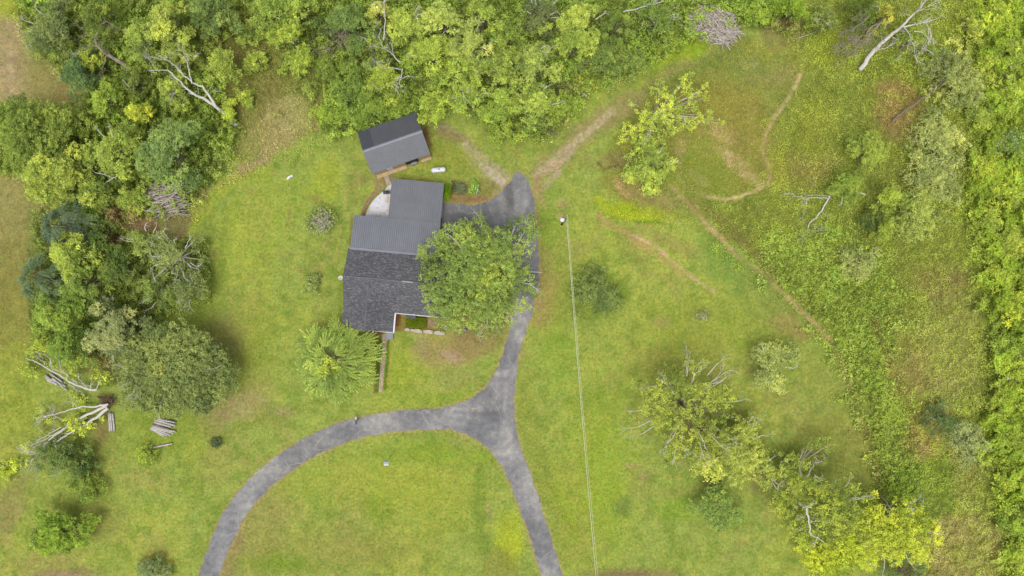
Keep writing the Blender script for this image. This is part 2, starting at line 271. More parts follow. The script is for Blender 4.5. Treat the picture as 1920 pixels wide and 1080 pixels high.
# ------------------------------------------------------------------ materials
def mat(name, rough=.8, metal=0., spec=.3):
    m = bpy.data.materials.new(name); m.use_nodes = True; b = m.node_tree.nodes['Principled BSDF']
    b.inputs['Roughness'].default_value = rough; b.inputs['Metallic'].default_value = metal; b.inputs['Specular IOR Level'].default_value = spec
    return m, m.node_tree, b
def nnoise(t, scale, detail=4, rough=.6, vec=None, dim='OBJ'):
    n = t.nodes.new('ShaderNodeTexNoise'); n.inputs['Scale'].default_value = scale; n.inputs['Detail'].default_value = detail; n.inputs['Roughness'].default_value = rough
    if vec is None:
        c = t.nodes.new('ShaderNodeTexCoord'); vec = c.outputs['Object']
    t.links.new(vec, n.inputs['Vector']); return n
def ramp(t, src, stops):
    r = t.nodes.new('ShaderNodeValToRGB'); e = r.color_ramp.elements
    while len(e) < len(stops): e.new(.5)
    for i, (p, c) in enumerate(stops): e[i].position = p; e[i].color = (*c, 1)
    t.links.new(src, r.inputs[0]); return r
def mixc(t, a, b, f, mode='MIX'):
    m = t.nodes.new('ShaderNodeMix'); m.data_type = 'RGBA'; m.blend_type = mode
    for s, v in ((m.inputs[6], a), (m.inputs[7], b), (m.inputs[0], f)):
        if hasattr(v, 'links') or hasattr(v, 'is_linked'): t.links.new(v, s)
        elif isinstance(v, (int, float)): s.default_value = v
        else: s.default_value = (*v, 1)
    return m.outputs[2]
def bump(t, b, src, dist, strength=1.):
    n = t.nodes.new('ShaderNodeBump'); n.inputs['Distance'].default_value = dist; n.inputs['Strength'].default_value = strength
    t.links.new(src, n.inputs['Height']); t.links.new(n.outputs[0], b.inputs['Normal'])
def simple(name, c, var=.18, scale=3., rough=.8, metal=0., spec=.3, c2=None, bmp=0.):
    m, t, b = mat(name, rough, metal, spec); n = nnoise(t, scale, 5)
    c = np.array(c); lo = tuple(c*(1-var)); hi = tuple(np.array(c2) if c2 is not None else c*(1+var))
    r = ramp(t, n.outputs[0], [(.32, lo), (.68, hi)]); t.links.new(r.outputs[0], b.inputs['Base Color'])
    if bmp: bump(t, b, n.outputs[0], bmp)
    return m
def leaf_mat(name, trans=.3):
    m = bpy.data.materials.new(name); m.use_nodes = True; t = m.node_tree; t.nodes.clear()
    out = t.nodes.new('ShaderNodeOutputMaterial'); at = t.nodes.new('ShaderNodeAttribute'); at.attribute_name = 'Col'; oi = t.nodes.new('ShaderNodeObjectInfo')
    c = mixc(t, at.outputs['Color'], oi.outputs['Color'], 1.0, 'MULTIPLY')
    df = t.nodes.new('ShaderNodeBsdfDiffuse'); tr = t.nodes.new('ShaderNodeBsdfTranslucent'); mx = t.nodes.new('ShaderNodeMixShader'); mx.inputs[0].default_value = trans
    ty = mixc(t, c, (1.04, 1.06, .85), 1.0, 'MULTIPLY')
    t.links.new(c, df.inputs[0]); t.links.new(ty, tr.inputs[0]); t.links.new(df.outputs[0], mx.inputs[1]); t.links.new(tr.outputs[0], mx.inputs[2]); t.links.new(mx.outputs[0], out.inputs[0])
    return m
LEAF = leaf_mat('leaf', .48)
M = {}
M['bark'] = simple('bark', A(150,138,120), .3, 6, .9)
M['pale_bark'] = simple('bleached_bark', A(208,203,194, f=1.25), .16, 5, .85)
M['dead_wood'] = simple('dead_wood', A(176,162,146), .25, 5, .9)
M['log_wood'] = simple('split_log_wood', A(196,188,180), .3, 4, .85, c2=A(232,228,222))
M['log_dark'] = simple('weathered_log_wood', A(140,125,112), .3, 4, .9)
M['root'] = simple('soil_clotted_roots', A(140,112,90), .3, 4, .95)
M['brush'] = simple('dry_brushwood', A(192,182,170, f=1.15), .3, 3, .9)
M['white_paint'] = simple('white_paint', A(232,232,238), .06, 3, .5)
M['tank_white'] = simple('tank_enamel', A(240,242,250, f=1.0), .04, 2, .35)
M['dark'] = simple('dark_metal', A(62,64,70), .15, 3, .5)
M['steel'] = simple('galvanised_steel', A(170,174,182), .2, 9, .4, .6)
M['glass'] = simple('window_glass', (.03,.035,.04), .1, 1, .1, spec=.6)
M['tan_board'] = simple('tan_siding', A(205,180,135), .2, 3, .8)
M['wire'] = simple('wire_insulation', A(205,212,170), .05, 1, .6)
M['creo'] = simple('creosoted_pole_wood', A(128,112,92), .2, 4, .9)
M['blue'] = simple('blue_plastic', A(110,150,190), .1, 3, .5)
M['stone'] = simple('pale_flagstone', A(205,195,178), .22, 2.2, .85, bmp=.05)
M['mixed_bark'] = M['bark']
# brick
m, t, b = mat('red_brick', .85); tc = t.nodes.new('ShaderNodeTexCoord'); mp = t.nodes.new('ShaderNodeMapping'); t.links.new(tc.outputs['Object'], mp.inputs[0]); mp.inputs['Rotation'].default_value = (math.pi/2, 0, 0)
br = t.nodes.new('ShaderNodeTexBrick'); br.inputs['Scale'].default_value = 4; br.inputs['Color1'].default_value = (*A(150,95,78), 1); br.inputs['Color2'].default_value = (*A(120,76,62), 1); br.inputs['Mortar'].default_value = (*A(165,150,135), 1)
t.links.new(mp.outputs[0], br.inputs[0]); t.links.new(br.outputs[0], b.inputs['Base Color']); M['brick'] = m
m, t, b = mat('brick_paving', .85); tc = t.nodes.new('ShaderNodeTexCoord')
br = t.nodes.new('ShaderNodeTexBrick'); br.inputs['Scale'].default_value = 3.2; br.inputs['Color1'].default_value = (*A(222,204,180), 1); br.inputs['Color2'].default_value = (*A(184,162,138), 1); br.inputs['Mortar'].default_value = (*A(150,140,108), 1)
n = nnoise(t, 1.2); r = ramp(t, n.outputs[0], [(.35, (.75,.75,.75)), (.7, (1.15,1.12,1.08))])
t.links.new(tc.outputs['Object'], br.inputs[0]); t.links.new(mixc(t, br.outputs[0], r.outputs[0], 1., 'MULTIPLY'), b.inputs['Base Color']); M['paving'] = m
# metal roof
def roof_metal(name, c, rough=.5):
    m, t, b = mat(name, rough, .0, .35); n = nnoise(t, .5, 5); n2 = nnoise(t, 6, 4)
    r = ramp(t, n.outputs[0], [(.3, tuple(A(*c)*.9)), (.7, tuple(A(*c)*1.1))]); r2 = ramp(t, n2.outputs[0], [(.3, (.93,.93,.93)), (.7, (1.07,1.07,1.07))])
    t.links.new(mixc(t, r.outputs[0], r2.outputs[0], 1., 'MULTIPLY'), b.inputs['Base Color']); return m
M['metal'] = roof_metal('grey_sheet_metal', (116,120,128)); M['metal2'] = roof_metal('charcoal_sheet_metal', (112,116,124)); M['metal3'] = roof_metal('shaded_sheet_metal', (96,98,104))
M['metal_rib'] = roof_metal('seam_sheen_and_trim_metal', (142,146,156))  # roof ribs paler than the sheets, their sheen put into the colour
# shingles
m, t, b = mat('asphalt_shingles', .9); tc = t.nodes.new('ShaderNodeTexCoord'); mp = t.nodes.new('ShaderNodeMapping'); mp.inputs['Scale'].default_value = (4.2, 7.5, 1); t.links.new(tc.outputs['Object'], mp.inputs[0])
vo = t.nodes.new('ShaderNodeTexVoronoi'); vo.inputs['Scale'].default_value = 1.; vo.distance = 'CHEBYCHEV'; t.links.new(mp.outputs[0], vo.inputs['Vector'])
sp = t.nodes.new('ShaderNodeSeparateColor'); t.links.new(vo.outputs['Color'], sp.inputs[0])
r = ramp(t, sp.outputs[0], [(.0, A(84,85,88)), (.5, A(100,101,105)), (.8, A(114,114,118)), (1., A(138,138,142))]); n = nnoise(t, .45, 4); r2 = ramp(t, n.outputs[0], [(.3, (.85,.85,.87)), (.7, (1.12,1.1,1.1))])
t.links.new(mixc(t, r.outputs[0], r2.outputs[0], 1., 'MULTIPLY'), b.inputs['Base Color']); bump(t, b, sp.outputs[0], .01); M['shingle'] = m
M['ridge'] = simple('ridge_shingles', A(122,122,130), .25, 3, .9)
# concrete
m, t, b = mat('whitish_concrete', .8); n = nnoise(t, .55, 5); n2 = nnoise(t, 2.6, 6)
r = ramp(t, n.outputs[0], [(.30, A(200,178,140)), (.42, A(222,222,224)), (.8, A(238,240,246))]); r2 = ramp(t, n2.outputs[0], [(.30, (.55,.5,.45)), (.44, (1,1,1)), (.7, (1.04,1.04,1.05))])
t.links.new(mixc(t, r.outputs[0], r2.outputs[0], 1., 'MULTIPLY'), b.inputs['Base Color']); M['concrete'] = m
# asphalt
m, t, b = mat('worn_asphalt', .85, 0, .25)
n1 = nnoise(t, .13, 4, .55); n2 = nnoise(t, 1.1, 6, .65); n3 = nnoise(t, 9, 3)
r1 = ramp(t, n1.outputs[0], [(.36, A(121,121,123)), (.5, A(140,140,141)), (.62, A(163,162,158))]); r2 = ramp(t, n2.outputs[0], [(.28, (.70,.70,.74)), (.5, (1,1,1)), (.7, (1.36,1.34,1.28))]); r3 = ramp(t, n3.outputs[0], [(.3, (.88,.88,.88)), (.7, (1.12,1.12,1.12))])
c = mixc(t, mixc(t, r1.outputs[0], r2.outputs[0], 1., 'MULTIPLY'), r3.outputs[0], 1., 'MULTIPLY')
tc = t.nodes.new('ShaderNodeTexCoord'); nw = nnoise(t, .7, 3); va = t.nodes.new('ShaderNodeVectorMath'); va.operation = 'ADD'; t.links.new(tc.outputs['Object'], va.inputs[0]); t.links.new(nw.outputs['Color'], va.inputs[1])
vo = t.nodes.new('ShaderNodeTexVoronoi'); vo.feature = 'DISTANCE_TO_EDGE'; vo.inputs['Scale'].default_value = .17; t.links.new(va.outputs[0], vo.inputs['Vector'])
cr = ramp(t, vo.outputs['Distance'], [(.0, (1,1,1)), (.013, (0,0,0))]); nm = nnoise(t, .25, 2); gate = ramp(t, nm.outputs[0], [(.42, (0,0,0)), (.52, (.85,.85,.85))])
mm = t.nodes.new('ShaderNodeMath'); mm.operation = 'MULTIPLY'; t.links.new(cr.outputs[0], mm.inputs[0]); t.links.new(gate.outputs[0], mm.inputs[1])
c = mixc(t, c, tuple(A(172,168,156)), mm.outputs[0])
at = t.nodes.new('ShaderNodeAttribute'); at.attribute_name = 'Col'; c = mixc(t, c, at.outputs['Color'], 1., 'MULTIPLY')
t.links.new(c, b.inputs['Base Color']); bump(t, b, n3.outputs[0], .01); M['asphalt'] = m
# ground
m, t, b = mat('grass_and_soil', .95, 0, .1)
at = t.nodes.new('ShaderNodeAttribute'); at.attribute_name = 'Col'
n1 = nnoise(t, .55, 5, .6); n2 = nnoise(t, 2.2, 5, .7); n3 = nnoise(t, 7, 3, .6); n4 = nnoise(t, .9, 4, .6)
r1 = ramp(t, n1.outputs[0], [(.3, (.84,.86,.84)), (.7, (1.14,1.12,1.1))]); r2 = ramp(t, n2.outputs[0], [(.25, (.58,.66,.64)), (.5, (.97,.97,1)), (.78, (1.42,1.28,1.45))]); r3 = ramp(t, n3.outputs[0], [(.3, (.74,.79,.76)), (.7, (1.24,1.2,1.32))])
c = mixc(t, at.outputs['Color'], r1.outputs[0], 1., 'MULTIPLY'); c = mixc(t, c, r2.outputs[0], .95, 'MULTIPLY'); c = mixc(t, c, r3.outputs[0], .95, 'MULTIPLY')
h = t.nodes.new('ShaderNodeHueSaturation'); r4 = ramp(t, n4.outputs[0], [(.35, (.485,)*3), (.65, (.513,)*3)]); t.links.new(r4.outputs[0], h.inputs['Hue']); t.links.new(c, h.inputs['Color'])
t.links.new(h.outputs[0], b.inputs['Base Color']); bump(t, b, n2.outputs[0], .06, .6); M['ground'] = m

# ------------------------------------------------------------------ ground sheet
def axis(a, b, st, far):
    core = np.arange(a, b+st/2, st); ext = []; d = st; x = 0
    while x < far: d *= 1.35; x += d; ext.append(x)
    ext = np.array(ext); return np.concatenate([(a-ext)[::-1], core, b+ext])
gx = axis(-84, 84, .25, 900); gy = axis(-49, 49, .25, 900)
GX, GY = np.meshgrid(gx, gy); PX = GX*12+960; PY = 540-GY*12
cx_, cy_ = np.clip(PX, -200, 2100), np.clip(PY, -200, 1300)
gc = paint(PX, PY); gzv = relief(cx_, cy_)
nx, ny = len(gx), len(gy); idx = np.arange(nx*ny).reshape(ny, nx)
F = np.stack([idx[:-1, :-1], idx[:-1, 1:], idx[1:, 1:], idx[1:, :-1]], -1).reshape(-1, 4)
V = np.stack([GX, GY, gzv], -1).reshape(-1, 3)
g = link('ground', np_mesh('ground', V, F, gc.reshape(-1, 3)), M['ground']); tag(g, kind='structure')
g.data.polygons.foreach_set('use_smooth', [True]*len(g.data.polygons))
# ------------------------------------------------------------------ driveway
def smooth_pts(pts, n=4):
    out = []
    for i in range(len(pts)-1):
        p0 = pts[max(i-1, 0)]; p1 = pts[i]; p2 = pts[i+1]; p3 = pts[min(i+2, len(pts)-1)]
        for k in range(n):
            u = k/n; out.append(tuple(.5*(2*p1[a]+(-p0[a]+p2[a])*u+(2*p0[a]-5*p1[a]+4*p2[a]-p3[a])*u*u+(-p0[a]+3*p1[a]-3*p2[a]+p3[a])*u**3) for a in (0, 1)))
    out.append(pts[-1]); return out
rs = np.random.RandomState(3)
def jag(pts, a): return [(x+(vnoise(np.array([x/6.]), np.array([y/6.]), 9)[0]-.5)*a+(vnoise(np.array([x/25.]), np.array([y/25.]), 19)[0]-.5)*a*.6, y+(vnoise(np.array([x/6.]), np.array([y/6.]), 10)[0]-.5)*a) for x, y in pts]
outl = jag(smooth_pts(DRIVE_W[:-8], 12), 5)+DRIVE_W[-8:]+jag(smooth_pts(DRIVE_N, 10), 4.5)+jag(smooth_pts(DRIVE_S, 12), 5)
st = .35; xs = np.arange(-54, 15, st); ys = np.arange(-60, 19, st)
import bmesh
bm = bmesh.new(); vs = [bm.verts.new(P(x, y, 0)+Vector((0, 0, .035))) for x, y in outl]; bm.faces.new(vs)
bmesh.ops.triangulate(bm, faces=bm.faces[:])
for k in range(-54*2, 15*2, 1):
    bmesh.ops.bisect_plane(bm, geom=bm.verts[:]+bm.edges[:]+bm.faces[:], plane_co=(k/2, 0, 0), plane_no=(1, 0, 0))
for k in range(-60*2, 19*2, 1):
    bmesh.ops.bisect_plane(bm, geom=bm.verts[:]+bm.edges[:]+bm.faces[:], plane_co=(0, k/2, 0), plane_no=(0, 1, 0))
bmesh.ops.recalc_face_normals(bm, faces=bm.faces[:])
for e in [e for e in bm.edges if e.is_boundary]: pass
ret = bmesh.ops.extrude_edge_only(bm, edges=[e for e in bm.edges if e.is_boundary])
for v in ret['geom']:
    if isinstance(v, bmesh.types.BMVert): v.co.z -= .08
me = bpy.data.meshes.new('driveway'); bm.to_mesh(me); bm.free()
co = np.array([v.co for v in me.vertices]); dx_, dy_ = co[:, 0]*12+960, 540-co[:, 1]*12
dc = np.ones((len(co), 3))
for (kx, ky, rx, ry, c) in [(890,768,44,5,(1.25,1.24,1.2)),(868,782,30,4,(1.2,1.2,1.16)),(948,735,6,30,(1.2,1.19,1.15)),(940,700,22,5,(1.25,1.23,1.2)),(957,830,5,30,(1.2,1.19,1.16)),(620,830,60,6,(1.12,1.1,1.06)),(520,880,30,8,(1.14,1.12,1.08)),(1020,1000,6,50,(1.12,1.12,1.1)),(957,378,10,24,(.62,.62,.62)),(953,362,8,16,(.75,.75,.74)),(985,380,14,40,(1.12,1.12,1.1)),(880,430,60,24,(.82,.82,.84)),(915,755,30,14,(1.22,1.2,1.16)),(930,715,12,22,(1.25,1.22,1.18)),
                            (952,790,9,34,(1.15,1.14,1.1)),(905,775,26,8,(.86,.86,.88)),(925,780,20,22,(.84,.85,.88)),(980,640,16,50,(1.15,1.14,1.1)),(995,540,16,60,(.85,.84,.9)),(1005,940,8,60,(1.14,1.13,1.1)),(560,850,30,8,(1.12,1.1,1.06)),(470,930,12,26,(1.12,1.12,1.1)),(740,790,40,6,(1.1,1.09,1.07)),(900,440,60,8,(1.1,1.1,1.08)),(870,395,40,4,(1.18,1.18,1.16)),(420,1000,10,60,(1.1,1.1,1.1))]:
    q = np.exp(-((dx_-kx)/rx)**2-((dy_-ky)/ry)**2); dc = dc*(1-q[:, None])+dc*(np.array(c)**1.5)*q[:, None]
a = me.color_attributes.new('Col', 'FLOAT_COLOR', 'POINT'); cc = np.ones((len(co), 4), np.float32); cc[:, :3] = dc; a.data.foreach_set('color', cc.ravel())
tag(link('driveway', me, M['asphalt']), kind='structure')
# ------------------------------------------------------------------ small paved surfaces
def sheet(name, pts, z, m, **k):
    mb = MB(); q = [P(x, y) for x, y in pts]; q = [(v.x, v.y, z) for v in q]
    if sum(q[i][0]*q[(i+1) % len(q)][1]-q[(i+1) % len(q)][0]*q[i][1] for i in range(len(q))) < 0: q.reverse()
    mb.slab(q, z+.05); return tag(mb.build(name, m), **k)
sheet('patio', jag([(684,408),(689,393),(697,380),(706,370),(716,361),(722,356),(728,349),(740,345),(748,350),(748,412),(700,410)], 2), .05, M['concrete'], kind='structure')
sheet('path', jag([(716,322),(724,320),(729,333),(734,347),(728,352),(722,340)], 2), .035, M['paving'], kind='structure')
sheet('path', [(716,627),(731,628),(727,637),(725,645),(717,735),(710,736),(712,700),(718,645),(716,636)], .04, M['paving'], kind='structure')
# ------------------------------------------------------------------ house
HR = math.radians(-5.2)
house = empty('house', (P(664, 403, 2.6).x, P(664, 403, 2.6).y, 0), HR)
tag(house, 'single storey brick house with dark shingle and grey ribbed metal roofs beside the drive', 'house')
def hq(u, v, h): return (u, -v, h)
def metal_roof(name, u0, u1, v0, v1, h0, h1, m, pitch=.31, parent=house, rib=M['metal_rib'], over=False):
    r = MB(); r.slab([hq(u0, v0, h0), hq(u0, v1, h1), hq(u1, v1, h1), hq(u1, v0, h0)], .06); o = r.build(name, m, parent)
    rb = MB(); u = u0+.12
    while u < u1-.05:
        a, c, e = .055, .03, .045
        for (p0, p1) in (((u-a, 0), (u-c, e)), ((u-c, e), (u+c, e)), ((u+c, e), (u+a, 0))):
            rb.quad(hq(p0[0], v0-.01, h0+.004+p0[1]), hq(p0[0], v1, h1+.004+p0[1]), hq(p1[0], v1, h1+.004+p1[1]), hq(p1[0], v0-.01, h0+.004+p1[1]))
        u += pitch
    q = rb.build('seams', rib, o); return o
metal_roof('metal_roof', 0, 13.25, 0, 5.15, 2.62, 3.28, M['metal'])
metal_roof('garage_roof', 5.2, 13.2, -6.1, .06, 2.35, 2.56, M['metal2'], rib=M['metal'])
r = MB()
r.slab([hq(-.25,5.12,3.3), hq(-.28,9.4,5.0), hq(15.7,9.4,5.0), hq(15.6,5.12,3.3)], .12)
r.slab([hq(-.28,9.4,5.0), hq(-.38,14.3,2.6), hq(15.7,14.3,2.6), hq(15.7,9.4,5.0)], .12)
r.slab([hq(3.55,10.2,4.62), hq(-.38,14.25,2.63), hq(-.42,17.25,2.63), hq(3.55,17.25,4.62)], .11)
r.slab([hq(3.55,10.2,4.62), hq(3.55,17.25,4.62), hq(7.5,17.25,2.63), hq(7.5,14.25,2.63)], .11)
sr = r.build('shingle_roof', M['shingle'], house)
rg = MB()
rg.tube([hq(-.28,9.4,4.99), hq(15.7,9.4,4.99)], .10, 6); rg.tube([hq(3.55,10.3,4.6), hq(3.55,17.25,4.62)], .09, 6); rg.build('ridge_cap', M['ridge'], sr)
fl = MB().slab([hq(-.05,4.95,3.33), hq(-.05,5.3,3.40), hq(13.5,5.3,3.40), hq(13.5,4.95,3.33)], .03); fl.build('flashing', M['metal_rib'], sr)
v_ = MB().box(8.6, 10.2, -9.52, -9.30, 5.03, 5.13); v_.build('ridge_vent', simple('tan_patch', A(168,165,158), .1, 3), sr)
# fascia and gutters
fa = MB(); fa.box(7.52, 7.74, -17.4, -14.42, 2.50, 2.66); fa.build('gutter', M['white_paint'], house)
fa = MB(); fa.box(7.52, 15.7, -14.42, -14.32, 2.44, 2.585); fa.build('fascia', M['white_paint'], house)
fa = MB(); fa.quad(hq(-.42,17.27,2.5), hq(3.55,17.27,4.49), hq(3.55,17.27,4.60), hq(-.42,17.27,2.62)); fa.quad(hq(3.55,17.27,4.49), hq(7.5,17.27,2.5), hq(7.5,17.27,2.62), hq(3.55,17.27,4.60)); fa.box(3.5,7.4,-17.40,-17.28,2.4,2.5); fa.build('fascia', M['white_paint'], house)
fa = MB(); fa.box(15.72, 15.80, -14.3, -9.4, 2.45, 2.6); fa.build('gutter', M['white_paint'], house)
def gable(mb, u0, u1, v, t, h0, hp, uu=True):
    pass
wl = MB()
wl.box(.05, 15.3, -13.9, -5.5, 0, 2.45); wl.box(0, 7.15, -17.0, -13.91, 0, 2.45)
for u in (.06, 15.0):                                                   # gable walls under the long ridge
    n = len(wl.v); q = [(u,-5.5,2.452),(u,-13.9,2.452),(u,-9.4,4.8)]; wl.v += q+[(a+.25,b_,c_) for a,b_,c_ in q]; wl.f += [(n,n+1,n+2),(n+5,n+4,n+3),(n,n+3,n+4,n+1),(n+1,n+4,n+5,n+2),(n+2,n+5,n+3,n)]
n = len(wl.v); q = [(.02,-16.9,2.452),(7.1,-16.9,2.452),(3.55,-16.9,4.35)]; wl.v += q+[(a,b_+.25,c_) for a,b_,c_ in q]; wl.f += [(n,n+1,n+2),(n+5,n+4,n+3),(n,n+3,n+4,n+1),(n+1,n+4,n+5,n+2),(n+2,n+5,n+3,n)]
wl.box(5.5, 12.95, -.01+0, 5.9, 0, 2.25); wl.box(.3, 12.95, -5.49, -.02, 0, 2.5)
wl.build('wall', M['brick'], house)
# garage door in the east wall, windows and front door
g1 = MB(); g1.box(12.955, 13.04, 1.0, 5.2, 0.02, 2.15)
for k in range(4): g1.box(13.045, 13.06, 1.05, 5.15, .06+k*.53, .55+k*.53)
g1.build('garage_door', M['white_paint'], house)
def window(u, v, w_, h0, h1, ax):
    f = MB(); gl = MB()
    if ax == 's': f.box(u, u+w_, -v-.06, -v-.002, h0, h1); gl.box(u+.08, u+w_-.08, -v-.075, -v-.061, h0+.08, h1-.08)
    if ax == 'n': f.box(u, u+w_, v+.002, v+.06, h0, h1); gl.box(u+.08, u+w_-.08, v+.061, v+.075, h0+.08, h1-.08)
    if ax == 'w': f.box(u-.06, u-.002, -v-w_, -v, h0, h1); gl.box(u-.075, u-.061, -v-w_+.08, -v-.08, h0+.08, h1-.08)
    if ax == 'e': f.box(u+.002, u+.06, -v-w_, -v, h0, h1); gl.box(u+.061, u+.075, -v-w_+.08, -v-.08, h0+.08, h1-.08)
    o = f.build('window', M['white_paint'], house); gl.build('pane', M['glass'], o)
window(1.2,17.0,1.4,.9,2.1,'s'); window(4.0,17.0,1.4,.9,2.1,'s'); window(11.8,13.9,1.5,.9,2.1,'s'); window(9.4,13.9,1.2,1.0,2.1,'s'); window(15.3,7,1.3,1,2.1,'e'); window(15.3,11,1.3,1,2.1,'e'); window(.05,7,1.2,1,2.1,'w'); window(0,14.8,1.2,1,2.1,'w')
dr = MB().box(13.6,14.55,-13.98,-13.902,.05,2.1).build('door', simple('dark_door', A(90,60,50)), house); MB().box(13.68,13.74,-14.03,-13.982,1.0,1.1).build('handle', M['steel'], dr)
stp = MB(); stp.box(6.15,7.25,-18.3,-17.45,0,.62); stp.box(6.1,7.3,-18.62,-18.301,0,.3); stp.build('stoop', simple('grey_stoop', A(158,160,168), .2, 5, .8), house)
# air conditioner under the eave
ac = empty('air_conditioner', P(772,593)+Vector((0,0,0)), HR); tag(ac, 'dark box shaped air conditioner against the front wall behind the clipped hedge', 'air conditioner')
c_ = MB().box(-.75,.75,-.3,.4,.05,.85); c_.build('housing', M['dark'], ac); f = MB(); f.lathe([(.3,0),(.3,.05),(.1,.07)], (0,.05,.851), 14); f.build('fan_grille', simple('fan_grey', A(90,92,98)), ac); MB().box(-.8,.8,-.46,-.301,.0,.12).build('plinth', M['stone'], ac)
# satellite dish on the west side
sd_ = empty('satellite_dish', P(640,521,2.0)*1.0, 0); sd_.location.z = 0; tag(sd_, 'round off-white satellite dish on a short mast by the west end of the shingle roof', 'satellite dish')
MB().tube([(0,0,0),(0,0,2.35)], .035, 8).build('mast', M['steel'], sd_)
ds = MB(); ds.lathe([(.02,0),(.2,.03),(.34,.1),(.37,.15),(.355,.155),(.2,.06),(.02,.03)], (0,0,2.35), 20); ds.build('dish', simple('dish_cream', A(226,222,205), .06), sd_, True)
MB().tube([(0,-.3,2.42),(0,-.05,2.75)], .015, 6).lathe([(.04,0),(.05,.1)], (0,-.05,2.7), 8).build('feed_horn', M['dark'], sd_)
# ------------------------------------------------------------------ shed
sh = empty('shed', (P(744,275).x, P(744,275).y, 0), math.radians(19.07))
tag(sh, 'tan walled shed with a charcoal ribbed metal gable roof, at the edge of the woods', 'shed')
def shed_slope(name, s, m, rib):
    r = MB(); W, L_ = 3.36, 4.7
    pts = [(-L_,0,4.0),(-L_,s*W,2.7),(L_,s*W,2.7),(L_,0,4.0)]
    if s > 0: pts.reverse()
    r.slab(pts, .05); o = r.build(name, m, sh); rb = MB(); x = -L_+.1
    while x < L_:
        for (p0, p1) in (((x-.05,0),(x-.03,.04)),((x-.03,.04),(x+.03,.04)),((x+.03,.04),(x+.05,0))):
            rb.quad((p0[0],0,4.004+p0[1]),(p0[0],s*W,2.704+p0[1]),(p1[0],s*W,2.704+p1[1]),(p1[0],0,4.004+p1[1]))
        x += .26
    rb.build('seams', rib, o); return o
nr = shed_slope('metal_roof', 1, M['metal3'], M['metal3']); shed_slope('metal_roof', -1, roof_metal('slate_sheet_metal', (104,107,115)), roof_metal('slate_seams', (112,115,123)))  # north slope's shade is put into its darker metal colour
MB().slab([(-4.68,3.34,2.76),(-4.68,.1,4.02),(-2.9,.1,4.02),(-2.9,3.34,2.76)][::1], .012).build('replacement_panel', roof_metal('blue_black_sheet', (74,78,86)), nr)
rc = MB(); rc.quad((-4.72,-.2,3.985),(4.72,-.2,3.985),(4.72,0,4.07),(-4.72,0,4.07)); rc.quad((-4.72,0,4.07),(4.72,0,4.07),(4.72,.2,3.985),(-4.72,.2,3.985)); rc.build('ridge_cap', M['metal_rib'], sh)
wq = MB(); wq.box(-4.6,4.6,-3.2,3.2,0,2.66)
for x in (-4.6, 4.4):
    n = len(wq.v); q = [(x,-3.2,2.662),(x,3.2,2.662),(x,0,3.88)]; wq.v += q+[(a_+.2,b_,c_) for a_,b_,c_ in q]; wq.f += [(n,n+1,n+2),(n+5,n+4,n+3),(n,n+3,n+4,n+1),(n+1,n+4,n+5,n+2),(n+2,n+5,n+3,n)]
wq.build('wall', M['tan_board'], sh)
dk = MB(); dk.box(.55,2.6,-3.26,-3.202,.03,2.2); dk.build('doorway', simple('doorway_shade', A(52,48,46)), sh)  # solid dark panel standing in for the shade inside the open doorway
dr = MB().box(-2.4,-1.5,-3.26,-3.202,.05,2.1).build('door', M['white_paint'], sh); MB().box(-1.65,-1.58,-3.3,-3.262,1,1.08).build('handle', M['steel'], dr)
MB().box(-4.45,.4,-3.75,-3.22,0,.1).build('sill_beam', M['tan_board'], sh); MB().box(2.9,4.5,-3.62,-3.22,0,.1).build('sill_beam', M['tan_board'], sh)
# heap of machine at the shed door
tl = empty('garden_tiller', P(775,302), math.radians(19)); tag(tl, 'grey metal garden machine parked in front of the open shed doorway', 'garden machine')
MB().box(-.35,.35,-.3,.35,.35,.75).build('engine', M['steel'], tl)
for s in (-1, 1): MB().tube([(s*.5-.08,0,.3),(s*.5+.08,0,.3)], .3, 12).build('wheel', M['dark'], tl); MB().tube([(s*.3,.3,.6),(s*.4,1.0,1.0)], .03, 6).build('handle', M['steel'], tl)
MB().tube([(-.5,-.45,.3),(.5,-.45,.3)], .24, 10).build('tine_cover', M['steel'], tl)
# ------------------------------------------------------------------ yard things
tk = empty('propane_tank', P(823,320), math.radians(5)); tag(tk, 'white horizontal propane tank on the grass between shed and garage', 'propane tank')
pr = [(0.02,-1.15),(.2,-1.12),(.34,-1.0),(.40,-.82),(.41,0),(.40,.82),(.34,1.0),(.2,1.12),(.02,1.15)]
bmn = MB(); bmn.lathe(pr, (0,0,0), 20); bmn.v = [(z, y, x+.72) for x, y, z in bmn.v]; bmn.build('vessel', M['tank_white'], tk, True)
MB().lathe([(.13,0),(.14,.12),(.1,.18),(.02,.2)], (.12,0,1.1), 14).build('dome', M['steel'], tk); MB().lathe([(.05,0),(.05,.1)], (-.25,0,1.1), 8).build('valve', M['dark'], tk)
for x in (-.75, .75): MB().box(x-.06,x+.06,-.3,.3,0,.4).build('leg', M['tank_white'], tk)
up = empty('utility_pole', (*P(1053,421).xy, 0)); tag(up, 'brown wooden utility pole with a white security lamp, east of the asphalt drive', 'utility pole')
MB().tube([(0,0,-.2),(0,0,9.2)], [.17,.11], 10).build('pole', M['creo'], up, True)
ar = MB().tube([(0,0,8.3),(-.35,.0,8.6),(-.6,-.05,8.65)], .03, 6).build('lamp_arm', M['steel'], up)
MB().lathe([(.12,.35),(.3,.3),(.34,.1),(.3,0),(.1,-.06)], (-.5,-.1,8.35), 16).build('lamp', simple('lamp_white', A(248,250,255), .03), up, True)
MB().lathe([(.07,0),(.09,.25),(.05,.3)], (-.42,.18,8.6), 10).build('photocell', M['dark'], up)
MB().tube([(.12,-.5,8.9),(.12,.7,8.9)], .05, 6).build('crossarm', simple('pale_crossarm', A(205,205,180)), up)
wr = MB()
